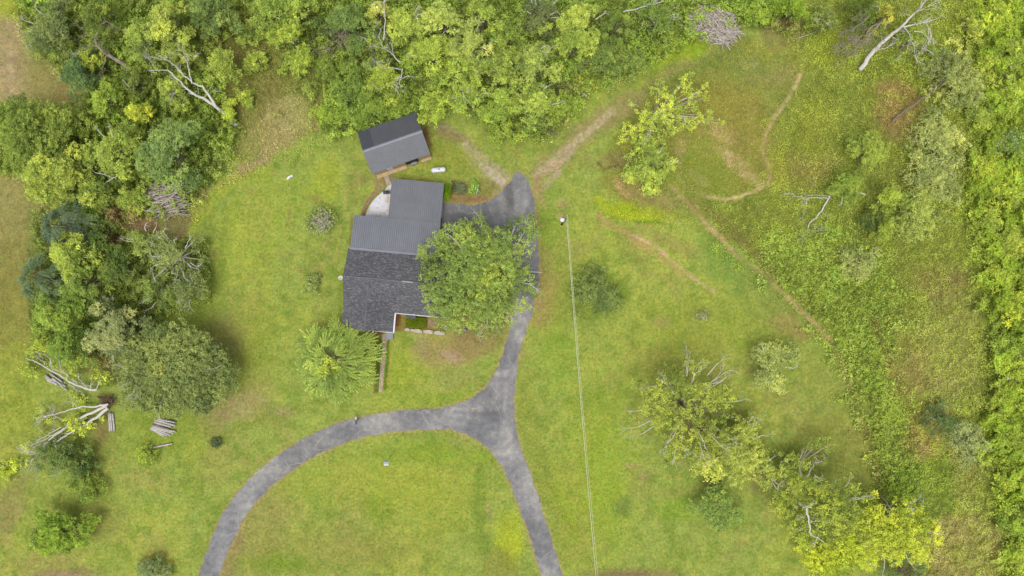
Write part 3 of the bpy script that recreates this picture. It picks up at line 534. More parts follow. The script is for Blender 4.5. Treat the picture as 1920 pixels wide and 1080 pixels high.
for k, (o0, o1, r_) in enumerate([((.12,-.45),(0,0),.05),((.20,.6),(.28,0),.035)]):
    a0 = Vector((P(1053,421).x+o0[0], P(1053,421).y+o0[1], 8.9)); a1 = Vector((P(1120,1110,8.2).x+o1[0], P(1120,1110,8.2).y, 8.2)); pts = []
    for i in range(25):
        u = i/24; p = a0.lerp(a1, u); p.z -= 4*1.3*u*(1-u)+(.25*math.sin(u*3.14) if k else 0); pts.append(p)
    wr.tube(pts, r_, 5)
tag(wr.build('power_line', M['wire']), 'pale twin stranded overhead wire running south from the utility pole', 'overhead wire')
# martin house on a pole in the island lawn
mh = empty('birdhouse', P(735,852)); tag(mh, 'white and blue birdhouse on a thin pole inside the loop of the drive', 'birdhouse')
MB().tube([(0,0,0),(-.1,-.05,4.4)], .035, 6).build('pole', M['steel'], mh)
MB().box(-.32,.22,-.5,-.05,4.3,4.65).build('box', M['white_paint'], mh); rf = MB(); rf.slab([(-.38,-.56,4.68),(.28,-.56,4.68),(.28,-.28,4.92),(-.38,-.28,4.92)], .03); rf.slab([(-.38,-.28,4.92),(.28,-.28,4.92),(.28,0,4.68),(-.38,0,4.68)], .03); rf.build('roof', M['white_paint'], mh)
MB().box(-.6,-.33,-.05,.2,4.2,4.45).build('side_box', M['blue'], mh)
ml = empty('mailbox', P(671,786)); tag(ml, 'dark mailbox with a pale front on a post at the edge of the curved drive', 'mailbox')
MB().tube([(0,0,0),(0,0,1.1)], .06, 6).build('post', M['log_wood'], ml)
bx = MB().box(-.16,.16,-.55,.2,1.1,1.4).build('box', M['dark'], ml); MB().box(-.15,.15,.205,.65,1.12,1.38).build('front', M['log_wood'], ml); MB().box(-.3,-.17,-.55,.1,1.15,1.3).build('newspaper_tube', simple('grey_tube', A(160,172,190)), ml)
lb = empty('post_lamp', P(850,344)); tag(lb, 'thin dark garden lamp post at the corner of the mulch bed by the garage', 'lamp post')
MB().tube([(0,0,0),(0,0,2.1)], .05, 8).build('post', M['creo'], lb); MB().lathe([(.05,0),(.13,.08),(.13,.28),(.02,.4)], (0,0,2.1), 10).build('lantern', M['dark'], lb)
for k, (x, y) in enumerate([(886,354),(890,357),(894,360)]):
    a = P(x-1.5, y+5, .5); b_ = P(x+2, y-5, 1.0); q = empty('white_stake', ((a.x+b_.x)/2, (a.y+b_.y)/2, 0))
    tag(q, ['white wooden stake leaning in the mulch bed, westernmost of three','white wooden stake leaning in the mulch bed, middle one of three','white wooden stake leaning in the mulch bed, nearest the drive'][k], 'stake', 'white stakes in the mulch bed')
    MB().tube([Vector((a.x, a.y, .0))-q.location, Vector((b_.x, b_.y, 1.0))-q.location], .06, 5).build('stake', M['white_paint'], q)
    MB().lathe([(.09,0),(.09,.05)], (Vector((b_.x, b_.y, 1.0))-q.location), 6).build('cap', M['white_paint'], q)
ln = MB(); ln.lathe([(.28,.02),(.3,.12),(.12,.25),(.06,.5),(.25,.6),(.28,.68)], (0,0,0), 12); tag(ln.build('bird_bath', simple('blue_grey_glaze', A(140,152,172)), None, True, P(872,618)), 'small blue-grey bird bath on the bare lawn south of the large tree', 'bird bath')
lt = MB(); lt.lathe([(.14,0),(.18,.2),(.12,.3)], (0,0,0), 10); tag(lt.build('flower_pot', simple('pink_pot', A(228,210,196)), None, True, P(865,618)), 'small pale flower pot just west of the bird bath', 'flower pot')
tp = MB(); rs = np.random.RandomState(5); pts = [P(x, y) for x, y in [(537,336),(541,331),(544,329),(549,328),(550,331),(545,333),(541,337)]]; n = 0
tp.slab([(v.x, v.y, .12+.1*(i % 2)) for i, v in enumerate(pts)][::-1], .08); tag(tp.build('plastic_sheet', M['white_paint']), 'crumpled piece of white plastic lying on the lawn west of the shed', 'plastic sheet')
# fallen panel / grill on patio
gr = empty('grill', P(725,362)); tag(gr, 'black grill standing on the north end of the white patio', 'grill')
MB().box(-.35,.35,-.25,.25,.7,1.05).build('firebox', M['dark'], gr); MB().tube([(-.33,0,1.05),(.33,0,1.05)], .24, 10).build('lid', M['dark'], gr)
for x in (-.3,.3):
    for y in (-.2,.2): MB().tube([(x,y,0),(x,y,.7)], .025, 5).build('leg', M['dark'], gr)
MB().box(.36,.75,-.2,.2,.85,.89).build('shelf', M['dark'], gr)
# flagstones edging the front garden
for k, (x, y, w_, h_, lb_) in enumerate([(764,618,5,3,'smallest pale stone of the garden wall, nearest the house wing'),(783,620.5,9.5,3.8,'long pale flagstone in the garden wall south of the clipped hedge'),(803,622,9.5,4,'pale flagstone in the garden wall with grass close behind it'),(824,624,11,4.2,'longest pale flagstone at the east end of the garden wall'),(835,614,2.6,5,'upright pale stone turning the corner at the end of the garden wall'),(773,619,3.2,2.6,'small brownish stone between the two western flagstones')]):
    c0 = P(x, y); mb = MB(); n = 9; rs = np.random.RandomState(k+40); top = []
    for i in range(n):
        an = 2*math.pi*i/n; sq = 1/max(abs(math.cos(an)), abs(math.sin(an)))**.8; top.append((w_/12*math.cos(an)*sq*rs.uniform(.88,1.0), h_/12*math.sin(an)*sq*rs.uniform(.85,1.0), .32+rs.uniform(-.02,.02)))
    mb.slab(top, .4); o = mb.build('flagstone', M['stone'], None, False, c0); o.rotation_euler = (0, 0, HR+rs.uniform(-.05,.05)); tag(o, lb_, 'stone', 'stones of the front garden wall')
# stones bordering the patio
bd = MB(); arc = smooth_pts([(680,402),(687,386),(697,372),(708,361),(719,354)], 6)
for i, (x, y) in enumerate(arc):
    c0 = P(x, y); bd.tube([(c0.x, c0.y, 0), (c0.x+.03, c0.y, .16)], [.2,.14], 6)
tag(bd.build('patio_edging', simple('brown_edging', A(165,140,115), .25)), 'curved edging of small brown stones round the white patio', 'edging')

# ------------------------------------------------------------------ trees
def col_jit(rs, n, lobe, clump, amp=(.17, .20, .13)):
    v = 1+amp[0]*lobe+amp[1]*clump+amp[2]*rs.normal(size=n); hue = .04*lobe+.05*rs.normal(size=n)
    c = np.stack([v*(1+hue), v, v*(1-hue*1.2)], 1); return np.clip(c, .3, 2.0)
def bare(mb, rs, p, d, L, r, depth, spread=.55, kids=3, droop=0.):
    n = 4; pts = [p.copy()]; dd = d.normalized()
    for i in range(n):
        dd = (dd+Vector(rs.normal(size=3))*.16+Vector((0, 0, -droop))).normalized(); pts.append(pts[-1]+dd*(L/n))
    mb.tube(pts, [r*(1-.75*i/n) for i in range(n+1)], 5 if r > .05 else 3, False)
    if depth > 0:
        for k in range(kids):
            i = rs.randint(1, n+1); nd = (dd+Vector(rs.normal(size=3))*spread); bare(mb, rs, pts[i], nd, L*rs.uniform(.45, .75), max(r*.5, .018), depth-1, spread, kids, droop)
def crown_points(kind, R, Ht, rs, lobes=None, pc=None):
    """returns leaf centres, axis or None, lobe/clump tone (random, plus lighter lobe tops and spray tips), list of bough ends"""
    C = []; AX = []; LB = []; CL = []; ends = []
    if kind in ('frond', 'pine'):
        pine = kind == 'pine'; nb = int((8+R*R*(1.05 if not pine else 1.2)))
        for k in range(nb):
            an = k*2.39996+rs.uniform(-.3, .3); q = math.sqrt((k+.5)/nb); rr = R*(.0+.72*q); fl_ = min(R*.42, 2.5)*rs.uniform(.65, 1.25)
            z0 = Ht*(.94-.50*q**1.5)*rs.uniform(.93, 1.04); o = np.array([rr*math.cos(an), rr*math.sin(an), z0]); lb = rs.normal(); ends.append(tuple(o))
            nsub = 9; th0 = an+rs.normal()*.6; tilt = rs.uniform(.15, .45)
            for s_ in range(nsub):
                th = th0+(s_-(nsub-1)/2)*.23+rs.normal()*.05; ll = fl_*(1-.32*abs(s_-(nsub-1)/2)/(nsub/2))*rs.uniform(.8, 1.15); st_ = ll*.15*abs(s_-(nsub-1)/2)/2
                m_ = max(6, int(ll/.035)); tt = np.linspace(.08, 1, m_); D = np.array([math.cos(th), math.sin(th)]); Pn = np.array([-D[1], D[0]])
                sd2 = np.where(np.arange(m_) % 2 == 0, 1., -1.); wv = (.075 if not pine else .06)*(1.15-tt*.7)
                x_ = o[0]+D[0]*ll*tt+Pn[0]*sd2*wv; y_ = o[1]+D[1]*ll*tt+Pn[1]*sd2*wv; z_ = o[2]+.25*np.sin(tt*2.6)-tilt*ll*tt**2-.10*abs(s_-(nsub-1)/2)*tt
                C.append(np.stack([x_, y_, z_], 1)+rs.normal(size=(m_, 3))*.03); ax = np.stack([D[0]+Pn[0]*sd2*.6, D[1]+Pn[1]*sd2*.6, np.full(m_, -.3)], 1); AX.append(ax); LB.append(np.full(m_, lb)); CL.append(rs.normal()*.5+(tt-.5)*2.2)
        return np.concatenate(C), np.concatenate(AX), np.concatenate(LB), np.concatenate(CL), ends
    dens = {'broad': 1.15, 'dense': 1.35, 'sparse': .95, 'wispy': 1.0, 'bush': 1.3, 'low': 1.15}[kind]
    spots = lobes if isinstance(lobes, list) else None; nl = len(spots) if spots else (lobes or int({'broad': 14, 'dense': 18, 'sparse': 15, 'wispy': 16, 'bush': 14, 'low': 14}[kind]+R*3.4))
    ph = rs.uniform(0, 6.28, 4); am = rs.uniform(.05, .16, 4)*(1.6 if kind == 'sparse' else 1)
    for k in range(nl):
        an = rs.uniform(0, 6.283); q = math.sqrt(rs.uniform(.0, 1)); out = 1+sum(am[j]*math.sin((j+2)*an+ph[j]) for j in range(4))
        rl = R*rs.uniform(.20, .34)*(.8 if kind == 'sparse' else 1); rad = max(0, R*out*q-rl*.6)
        z = Ht*(.20+.72*math.sqrt(max(0, 1-(q*.95)**2)))*rs.uniform(.86, 1.05)-rl*.3
        if kind in ('bush', 'low'): z = Ht*(.25+.6*math.sqrt(max(0, 1-(q*.95)**2)))*rs.uniform(.8, 1.05)-rl*.2
        c = np.array([rad*math.cos(an), rad*math.sin(an), z])
        if spots:
            sx_, sy_, sr_ = spots[k]; q = min(1, math.hypot(sx_-pc[0], sy_-pc[1])/12/(R*1.12)); z = Ht*(.28+.66*math.sqrt(1-(q*.93)**2))*rs.uniform(.9, 1.05); w3 = P(sx_, sy_, z)-P(pc[0], pc[1], Ht*.72)
            c = np.array([w3.x, w3.y, z-sr_/12*.4]); rl = sr_/12*1.05
        ends.append(tuple(c)); lb = rs.normal()
        nc = int(max(6, rl*rl*13*dens))
        dv = rs.normal(size=(nc, 3)); dv[:, 2] = np.abs(dv[:, 2])*.9-.15; dv /= np.linalg.norm(dv, axis=1)[:, None]; dv *= rs.uniform(.55, 1.08, nc)[:, None]
        cc = c+dv*np.array([rl, rl, rl*.75]); nlv = {'wispy': 11, 'sparse': 15}.get(kind, 16)
        pts = np.repeat(cc, nlv, 0)+rs.normal(size=(nc*nlv, 3))*np.array([.17, .17, .08]); C.append(pts); LB.append(np.full(len(pts), lb)); CL.append(np.repeat(rs.normal(size=nc)*.8+dv[:, 2]*.3, nlv))
    return np.concatenate(C), None, np.concatenate(LB), np.concatenate(CL), ends
PALETTE_F = 2.75
def make_tree(name, px, py, Rpx, Ht, kind, tint, label, cat='tree', dead=0, tw=1., group=None, leaf=None, seed=None, ltrunk=None, lobes=None):
    sd_ = seed if seed is not None else int(px*7+py*13); rs = np.random.RandomState(sd_ % 100000)
    Ht *= .72; hc = Ht*.72; p = P(px, py, hc); R = Rpx/12*(H-hc)/H*1.0
    bx_, by_ = p.x*12+960, 540-p.y*12; z0 = gz(bx_, by_)
    root = empty(name, (p.x, p.y, z0)); tag(root, label, cat, group)
    C, AX, LB, CL, ends = crown_points(kind, R, Ht, rs, lobes, (px, py))
    size, asp, up = {'broad': (.215, .75, 1.0), 'dense': (.21, .75, .9), 'sparse': (.21, .7, .9), 'wispy': (.24, .48, .9), 'bush': (.22, .6, .8), 'low': (.24, .7, .9), 'frond': (.18, .5, 1.6), 'pine': (.24, .32, 1.1)}[kind]
    if leaf: size *= leaf
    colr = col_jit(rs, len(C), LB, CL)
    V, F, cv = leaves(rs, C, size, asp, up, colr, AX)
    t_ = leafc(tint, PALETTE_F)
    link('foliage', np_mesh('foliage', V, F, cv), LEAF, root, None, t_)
    mb = MB(); tr = max(.05, min(R, 7)*.042)*tw; hb = Ht*(.3 if kind not in ('bush', 'low') else .1)
    mb.tube([(0, 0, -.3), (rs.normal()*.1, rs.normal()*.1, hb), (rs.normal()*.2, rs.normal()*.2, Ht*.6)], [tr*1.25, tr, tr*.5], 8, False)
    for k, e in enumerate(ends):
        if k > 44: break
        e = Vector(e); s = Vector((0, 0, min(hb+rs.uniform(0, .25)*Ht, e.z*.8))); md = s.lerp(e, .5)+Vector((0, 0, .08*Ht))*rs.uniform(-.5, .8)
        mb.tube([s, md, e], [tr*.5, tr*.3, .03], 5, False)
    mb.build('trunk', M['pale_bark'] if ltrunk else M['bark'], root)
    for k in range(dead):
        an = rs.uniform(0, 6.283); q = rs.uniform(.5, .98); e = Vector((math.cos(an)*R*q, math.sin(an)*R*q, Ht*(.5+.42*math.sqrt(max(0, 1-q*q)))))
        s = Vector((e.x*.72, e.y*.72, e.z*.86)); db = MB(); db.tube([s, s.lerp(e, .5)+Vector((0, 0, .1)), e], [.09, .07, .05], 5, False)
        dv = Vector((math.cos(an+rs.normal()*.5), math.sin(an+rs.normal()*.5), .2)); bare(db, rs, e, dv, max(.8, R*rs.uniform(.14, .26)), .05, 2, .6, 3)
        db.build('dead_branch', M['pale_bark'], root)
    return root
LO = [(945,560,22),(962,535,20),(905,470,26),(925,440,16),(870,440,18),(940,475,22),(965,455,16),(900,580,24),(850,585,22),(880,500,28),(935,580,20),(1005,425,10),(975,500,16),(838,440,22),(868,425,14),(893,424,18),(897,408,9),(912,436,14),(806,468,20),(794,480,13),(850,465,26),(805,500,18),(830,520,34),(800,530,15),(812,566,20),(845,560,34),(870,500,36),(900,480,34),(940,450,20),(965,430,20),(988,418,17),(1001,440,13),(985,465,15),(955,484,22),(930,510,34),(890,540,36),(920,560,30),(870,590,28),(836,602,20),(905,602,26),(945,590,22),(950,540,20),(985,525,18),(998,545,14),(978,572,14),(925,612,16),(962,508,16),(880,452,22),(925,465,22),(855,612,14),(820,585,14),(900,520,30),(860,540,30)]
LR = [(1192,721,12),(1210,729,16),(1254,706,24),(1264,718,26),(1244,750,26),(1225,765,24),(1280,734,22),(1293,685,13),(1306,693,12),(1321,680,8),(1301,731,20),(1327,739,24),(1337,750,22),(1358,724,18),(1368,750,16),(1365,775,14),(1389,791,14),(1412,789,16),(1264,786,24),(1236,791,18),(1251,812,20),(1285,827,26),(1321,807,24),(1347,796,18),(1270,848,22),(1301,845,26),(1327,843,26),(1257,866,14),(1207,770,10),(1192,791,10),(1300,770,20),(1280,765,20),(1350,820,18),(1240,730,18)]
LS = [(1508,918,24),(1529,922,24),(1485,922,20),(1466,934,16),(1459,955,16),(1471,964,12),(1550,941,26),(1570,934,24),(1591,932,18),(1605,918,12),(1596,900,10),(1540,960,28),(1568,962,24),(1591,960,24),(1531,980,24),(1559,983,22),(1501,992,20),(1489,1006,14),(1582,997,22),(1600,1003,20),(1515,1005,18),(1500,955,18),(1478,985,10),(1545,1005,22)]
LB_ = [(1628,946,16),(1635,930,11),(1642,960,17),(1624,987,24),(1642,987,26),(1665,978,22),(1693,946,15),(1712,955,18),(1688,969,20),(1698,987,26),(1728,987,22),(1749,990,14),(1758,1010,10),(1721,1010,24),(1684,1010,26),(1656,1010,24),(1707,1034,20),(1728,1038,15),(1665,1029,20),(1679,1045,14),(1737,1052,11),(1610,1005,20)]
LV = [(1517,1034,22),(1531,1022,22),(1545,1047,26),(1568,1038,26),(1591,1034,26),(1614,1038,22),(1628,1052,18),(1559,1066,24),(1585,1062,22),(1535,1070,18),(1520,1055,14),(1600,1020,18)]
LY = [(1262,205,12),(1255,215,12),(1268,190,10),(1240,215,12),(1222,222,12),(1265,238,12),(1300,200,9),(1215,262,12),(1205,275,10),(1240,268,10),(1262,178,9),(1285,150,10),(1292,138,7),(1277,162,10),(1240,155,8),(1232,172,11),(1247,175,9),(1248,192,13),(1290,170,10),(1302,185,11),(1317,170,9),(1327,160,7),(1325,182,7),(1278,205,12),(1280,230,13),(1297,232,12),(1310,220,9),(1322,220,10),(1335,215,9),(1350,230,9),(1332,232,8),(1252,230,13),(1230,230,15),(1210,232,15),(1197,247,14),(1180,240,11),(1165,260,9),(1185,255,13),(1185,192,6),(1215,200,9),(1200,210,9),(1235,250,11),(1257,250,9)]
rq = np.random.RandomState(4); LR = [(x, y, r*.86) for x, y, r in LR]
LT = [(322+104*math.sqrt((k+.5)/64)*math.cos(k*2.39996)+rq.normal()*5, 697+76*math.sqrt((k+.5)/64)*math.sin(k*2.39996)+rq.normal()*4, rq.uniform(15, 23)) for k in range(64)]
T = [ # px,py,R,height,kind,tint,label,opts
 (95,48,58,9,'wispy',(118,138,70),'hazy grey-green tree with thin bare limbs at the upper left field edge',dict(dead=4)),
 (182,35,46,12,'broad',(96,120,42),'dark green tree touching the top edge, next to the hazy grey-green one',{}),
 (262,70,40,11,'broad',(132,158,58),'mid green tree right of the forked dead trunk',{}),
 (305,50,46,13,'broad',(158,176,66),'yellow-green tree with clumped crown near the top left of the woods',{}),
 (345,85,30,10,'broad',(150,170,60),'small yellow-green tree just above the long forked dead trunk',{}),
 (395,22,48,12,'broad',(108,136,60),'blue-tinged green tree at the top edge above the brown clearing',{}),
 (150,140,46,9,'broad',(82,116,58),'dark blue-green tree overhanging the tan field',{}),
 (168,108,22,8,'sparse',(160,178,52),'small lime tree wrapped round the twisted dead trunk',dict(dead=2)),
 (195,185,34,10,'broad',(132,162,48),'bright green tree south of the dark blue-green one',{}),
 (256,206,28,9,'broad',(178,190,48),'bright yellow young tree standing out in the left woods',{}),
 (250,150,34,7,'low',(100,122,44),'dark low tree between the two dead trunks','s'),
 (60,240,80,14,'broad',(112,138,48),'large dark green tree on the left edge with yellow-tipped crown',{}),
 (95,318,68,13,'dense',(158,176,62),'broad yellow-green tree at the left margin above the blue conifer',{}),
 (208,285,56,12,'broad',(148,172,60),'lime green tree above the crossed bare branches',dict(dead=2)),
 (315,283,66,13,'dense',(118,150,70),'large soft blue-green tree above the left brush pile',{}),
 (172,350,36,8,'broad',(112,140,48),'mid green tree squeezed below the lime tree at the left woods',{}),
 (246,366,32,5,'low',(142,166,54),'lime shrubby tree immediately left of the brushwood pile','s'),
 (415,125,38,9,'broad',(150,172,58),'light green tree on the north-east side of the long forked dead trunk',{}),
 (330,165,34,8,'broad',(140,164,54),'light green tree showing through the forked dead trunk',{}),
 (430,205,20,4,'low',(160,182,46),'little lime bush at the foot of the long forked dead trunk','s'),
 (470,60,30,4,'low',(134,158,52),'green brush clump at the top of the upper left opening','s'),
 (480,118,26,3,'low',(146,168,54),'low green bush in the middle of the upper left opening','s'),
 (555,120,30,3.5,'low',(136,162,52),'wide green bush on the right side of the upper left opening','s'),
 (460,180,20,2.5,'low',(150,170,52),'small bright bush at the left rim of the straw coloured clearing','s'),
 (575,165,22,2.5,'wispy',(140,162,58),'small loose bush above the straw coloured clearing','s'),
 (112,425,52,11,'pine',(82,108,76),'blue-green conifer with feathery plumes below the yellow-green tree',{}),
 (68,522,48,10,'pine',(90,118,74),'blue-green conifer at the outer left rim of the grove',{}),
 (125,480,48,13,'broad',(156,178,62),'round lime tree between the two blue-green conifers',{}),
 (184,452,34,8,'broad',(88,116,42),'dark green tree right of the upper conifer',{}),
 (150,530,44,11,'broad',(124,154,54),'mid green tree below the round lime tree in the grove',{}),
 (212,500,40,9,'broad',(92,118,44),'dark green tree in the middle of the grove',{}),
 (268,452,34,8,'sparse',(124,146,60),'thin green tree with pale forked limbs at the top of the grove',dict(dead=4)),
 (325,480,58,10,'sparse',(122,140,70),'half dead tree with bleached bare limbs at the right of the grove',dict(dead=14, ltrunk=1, lobes=18)),
 (350,540,40,8,'wispy',(122,142,68),'pale wispy tree at the lower right of the grove',dict(dead=4)),
 (292,545,36,9,'sparse',(112,140,56),'loose green tree below the half dead one',dict(dead=3)),
 (98,590,52,11,'broad',(128,160,52),'bright green tree at the left rim of the grove, below the outer conifer',{}),
 (185,585,32,8,'broad',(78,104,40),'darkest green tree in the lower grove',{}),
 (128,650,48,10,'broad',(104,138,46),'deep green tree beside the fallen tree with lime leaves',{}),
 (208,618,58,12,'dense',(146,158,90),'pale olive tree north-west of the big round tree',{}),
 (250,640,30,7,'broad',(128,156,46),'small green tree between the pale olive tree and the big round tree',{}),
 (322,697,114,10,'dense',(124,142,68),'big round olive green tree beside the uprooted trunk',dict(dead=6, seed=11, lobes=LT)),
 (110,862,50,6,'broad',(92,120,52),'dark green tree under the bare twigs of the uprooted trunk',{}),
 (152,905,40,4,'bush',(108,138,46),'shrubby green tree below the uprooted trunk','s'),
 (108,1000,52,7,'broad',(124,160,42),'bright green tree near the lower left corner',{}),
 (68,1015,22,4,'bush',(112,142,50),'small green bush beside the tree in the lower left corner','s'),
 (288,1068,32,3.5,'bush',(128,148,84),'pale grey-green bush on the bottom edge left of the drive','s'),
 (272,855,22,3,'wispy',(150,176,50),'small lime sapling beside the single cut log','s'),
 (505,22,48,13,'broad',(140,168,56),'lime tree at the top edge above the small clearing',{}),
 (562,18,30,11,'broad',(146,172,58),'light green crown at the top edge left of the dark gap',{}),
 (545,72,46,11,'broad',(140,166,50),'yellow-green tree above the brown clearing',{}),
 (600,48,26,7,'broad',(74,98,38),'very dark green crown in the shade hollow near the top',{}),
 (655,45,48,11,'broad',(104,136,58),'cool green tree left of the yellow crown at the top',{}),
 (708,22,24,12,'broad',(176,184,66),'pale yellow crown at the top edge',dict(dead=2)),
 (765,45,46,14,'broad',(150,174,60),'bright yellow-green tree right of the pale yellow crown',dict(dead=2)),
 (700,90,38,9,'broad',(120,146,48),'mid green tree left of the big northern crowns',dict(dead=3)),
 (722,148,44,10,'broad',(150,172,50),'yellow-green tree with bare twigs north of the shed',dict(dead=6)),
 (830,42,50,15,'broad',(158,178,72),'tall pale green tree at the top of the northern woods',{}),
 (808,100,48,14,'broad',(146,172,54),'bright green tree in the middle of the northern woods',dict(dead=2)),
 (882,80,48,15,'broad',(154,172,72),'pale yellowish tree with bare twigs in the northern woods',dict(dead=4)),
 (858,140,44,13,'broad',(142,170,56),'leafy green tree above the shaded gap in the woods edge',dict(dead=2)),
 (905,28,42,13,'broad',(140,166,56),'green crown at the top edge right of the pale yellowish tree',{}),
 (955,62,40,13,'broad',(126,154,50),'mid green tree left of the bright tree with grey twigs',{}),
 (810,195,36,9,'broad',(152,176,52),'yellow-green tree touching the right end of the shed roof',{}),
 (878,185,34,10,'broad',(148,176,58),'lime tree hanging over the dark gap at the lawn edge',dict(dead=2)),
 (935,130,46,14,'broad',(144,168,58),'tall green tree left of the lone large northern crown',{}),
 (918,215,26,8,'broad',(140,168,50),'small green tree on the lawn edge right of the dark gap',{}),
 (660,165,46,5,'low',(106,138,48),'broad dark leaved shrub mass north-west of the shed','s'),
 (630,222,40,4.5,'low',(132,164,46),'bright leafy shrub left of the shed roof','s'),
 (700,205,44,4.5,'low',(112,144,44),'leafy shrub directly behind the shed','s'),
 (752,195,26,5,'low',(132,164,44),'shrub behind the right part of the shed roof','s'),
 (612,120,30,5,'low',(118,144,46),'green shrub below the grey curly brush in the woods','s'),
 (1088,40,52,14,'broad',(154,176,62),'bright tree near the top edge left of the fan shaped evergreen',dict(dead=1)),
 (1015,25,42,9,'wispy',(108,126,66),'grey twiggy half bare tree at the top edge',dict(dead=8)),
 (1070,85,36,12,'broad',(140,168,54),'lime crown just below the bright tree near the top',{}),
 (1000,120,52,15,'broad',(152,174,68),'large pale green crown at the north-east corner of the woods',dict(dead=2)),
 (1005,190,46,13,'broad',(152,176,62),'large lime crown hanging over the lawn above the turning area',dict(dead=3)),
 (950,185,38,12,'broad',(140,168,54),'mid green crown left of the lime one over the lawn',dict(dead=2)),
 (945,245,36,4,'wispy',(142,172,50),'low feathery lime shrub on the lawn under the woods edge','s'),
 (1060,200,38,4,'low',(132,162,48),'low green shrub right of the lime crown at the woods edge','s'),
 (1160,48,34,9,'pine',(110,138,48),'fan shaped evergreen at the top edge left of the bare branch',{}),
 (1125,108,50,6,'wispy',(112,142,56),'willowy green thicket tree at the north side of the dirt track','s'),
 (1190,120,36,5,'wispy',(122,150,56),'willowy shrub right of the thicket tree by the dirt track','s'),
 (1225,25,36,9,'broad',(108,138,48),'dark green tree left of the large brush pile',{}),
 (1250,75,30,5,'wispy',(128,156,50),'loose green shrub at the left foot of the large brush pile','s'),
 (1425,25,28,6,'broad',(128,160,44),'bright green tree right of the large brush pile',{}),
 (1490,15,34,9,'broad',(120,156,34),'vivid green tree at the top edge in the upper right',{}),
 (1545,30,28,9,'broad',(128,146,60),'olive crown with bare fork at the top edge',dict(dead=2)),
 (1620,15,36,8,'broad',(86,112,34),'dark green tree at the top behind the leaning pale trunk',{}),
 (1662,28,22,10,'sparse',(150,156,46),'yellow tufted thin tree over the grey dead branches',dict(dead=2)),
 (1720,70,44,9,'sparse',(130,156,52),'sparse yellow-green tree growing round the leaning pale trunk',dict(dead=6)),
 (1792,140,68,5,'wispy',(158,172,82),'pale wispy fallen crown with slanting stems in the upper right','s'),
 (1760,272,64,5,'wispy',(164,178,88),'pale feathery willow above the right thicket edge','s'),
 (1752,335,58,4.5,'wispy',(164,178,88),'pale feathery willow just below the other pale willow','s'),
 (1625,285,44,8,'broad',(142,164,54),'lime tree on the rough slope left of the pale willows',{}),
 (1590,345,34,7,'broad',(128,156,50),'green tree right of the bleached fallen branches',dict(dead=2)),
 (1670,370,34,9,'broad',(144,168,50),'yellow-green tree beside the dark hollow on the rough slope',{}),
 (1640,415,28,5,'low',(84,108,42),'dark green bush in the hollow on the rough slope','s'),
 (1658,430,22,8,'broad',(146,170,48),'narrow lime tree rising from the dark hollow',{}),
 (1725,400,56,5,'wispy',(156,176,72),'loose lime bush right of the narrow lime tree','s'),
 (1612,495,40,3.5,'wispy',(160,174,86),'pale wispy bush among dark weeds below the slope trees','s'),
 (1770,790,38,4.5,'wispy',(92,120,58),'dark grey-green bush at the edge of the brown patch on the right','s'),
 (1815,830,44,4,'wispy',(146,162,92),'pale grey-green bush right of the dark grey-green one','s'),
 (1440,685,54,7,'wispy',(160,176,84),'pale grey-green tree alone at the upper right of the ragged tree',dict(dead=2)),
 (1114,546,52,4,'wispy',(112,138,62),'dark spreading juniper-like bush beside the overhead wire','s'),
 (583,538,20,2.2,'bush',(132,154,72),'small round green bush on the lawn west of the house','s'),
 (1348,955,46,8,'dense',(120,152,60),'dark green compact tree at the south end of the ragged trees',{}),
 (1375,850,72,10,'broad',(164,178,66),'yellow-green tree joining the ragged tree to the dark compact one',dict(dead=5)),
 (1290,765,104,12,'sparse',(150,168,54),'large ragged tree with many bleached dead branch tips, in the east lawn',dict(dead=26, lobes=LR, seed=5, tw=.6)),
 (1440,880,44,8,'sparse',(158,174,62),'loose yellow-green tree bridging the ragged trees and the large lower right tree',dict(dead=4)),
 (1500,885,52,9,'sparse',(140,162,58),'loose green tree with a bare forked stem north of the bright pair',dict(dead=5, ltrunk=1)),
 (1555,955,84,13,'sparse',(152,170,54),'large spreading tree with a pale broken limb in the lower right',dict(dead=12, lobes=LS, tw=.6)),
 (1680,1000,78,12,'broad',(178,192,44),'bright yellow-lime tree beside the split logs at lower right',dict(dead=10, lobes=LB_)),
 (1575,1045,60,12,'broad',(168,186,36),'vivid yellow-lime tree on the bottom edge at lower right',dict(dead=3, lobes=LV)),
 (1700,1068,46,6,'pine',(100,124,58),'dark green conifer under the bright lime tree at the bottom edge',{}),
 (1235,205,70,10,'sparse',(164,184,56),'lone young lime tree with grey forked limbs beside the dirt track',dict(dead=4, ltrunk=1, lobes=LY, seed=21, tw=.3)),
 (1220,306,52,5,'broad',(150,174,60),'low lime regrowth at the foot of the lone young lime tree',dict(dead=2)),
]
for row in T:
    px, py, R, Ht, kind, tint, lab, opt = row
    shrub = opt == 's'; opt = {} if shrub else opt
    make_tree('shrub' if shrub else ('pine_tree' if kind == 'pine' else 'tree'), px, py, R, Ht, kind, tint, lab, 'shrub' if shrub else 'tree', **opt)
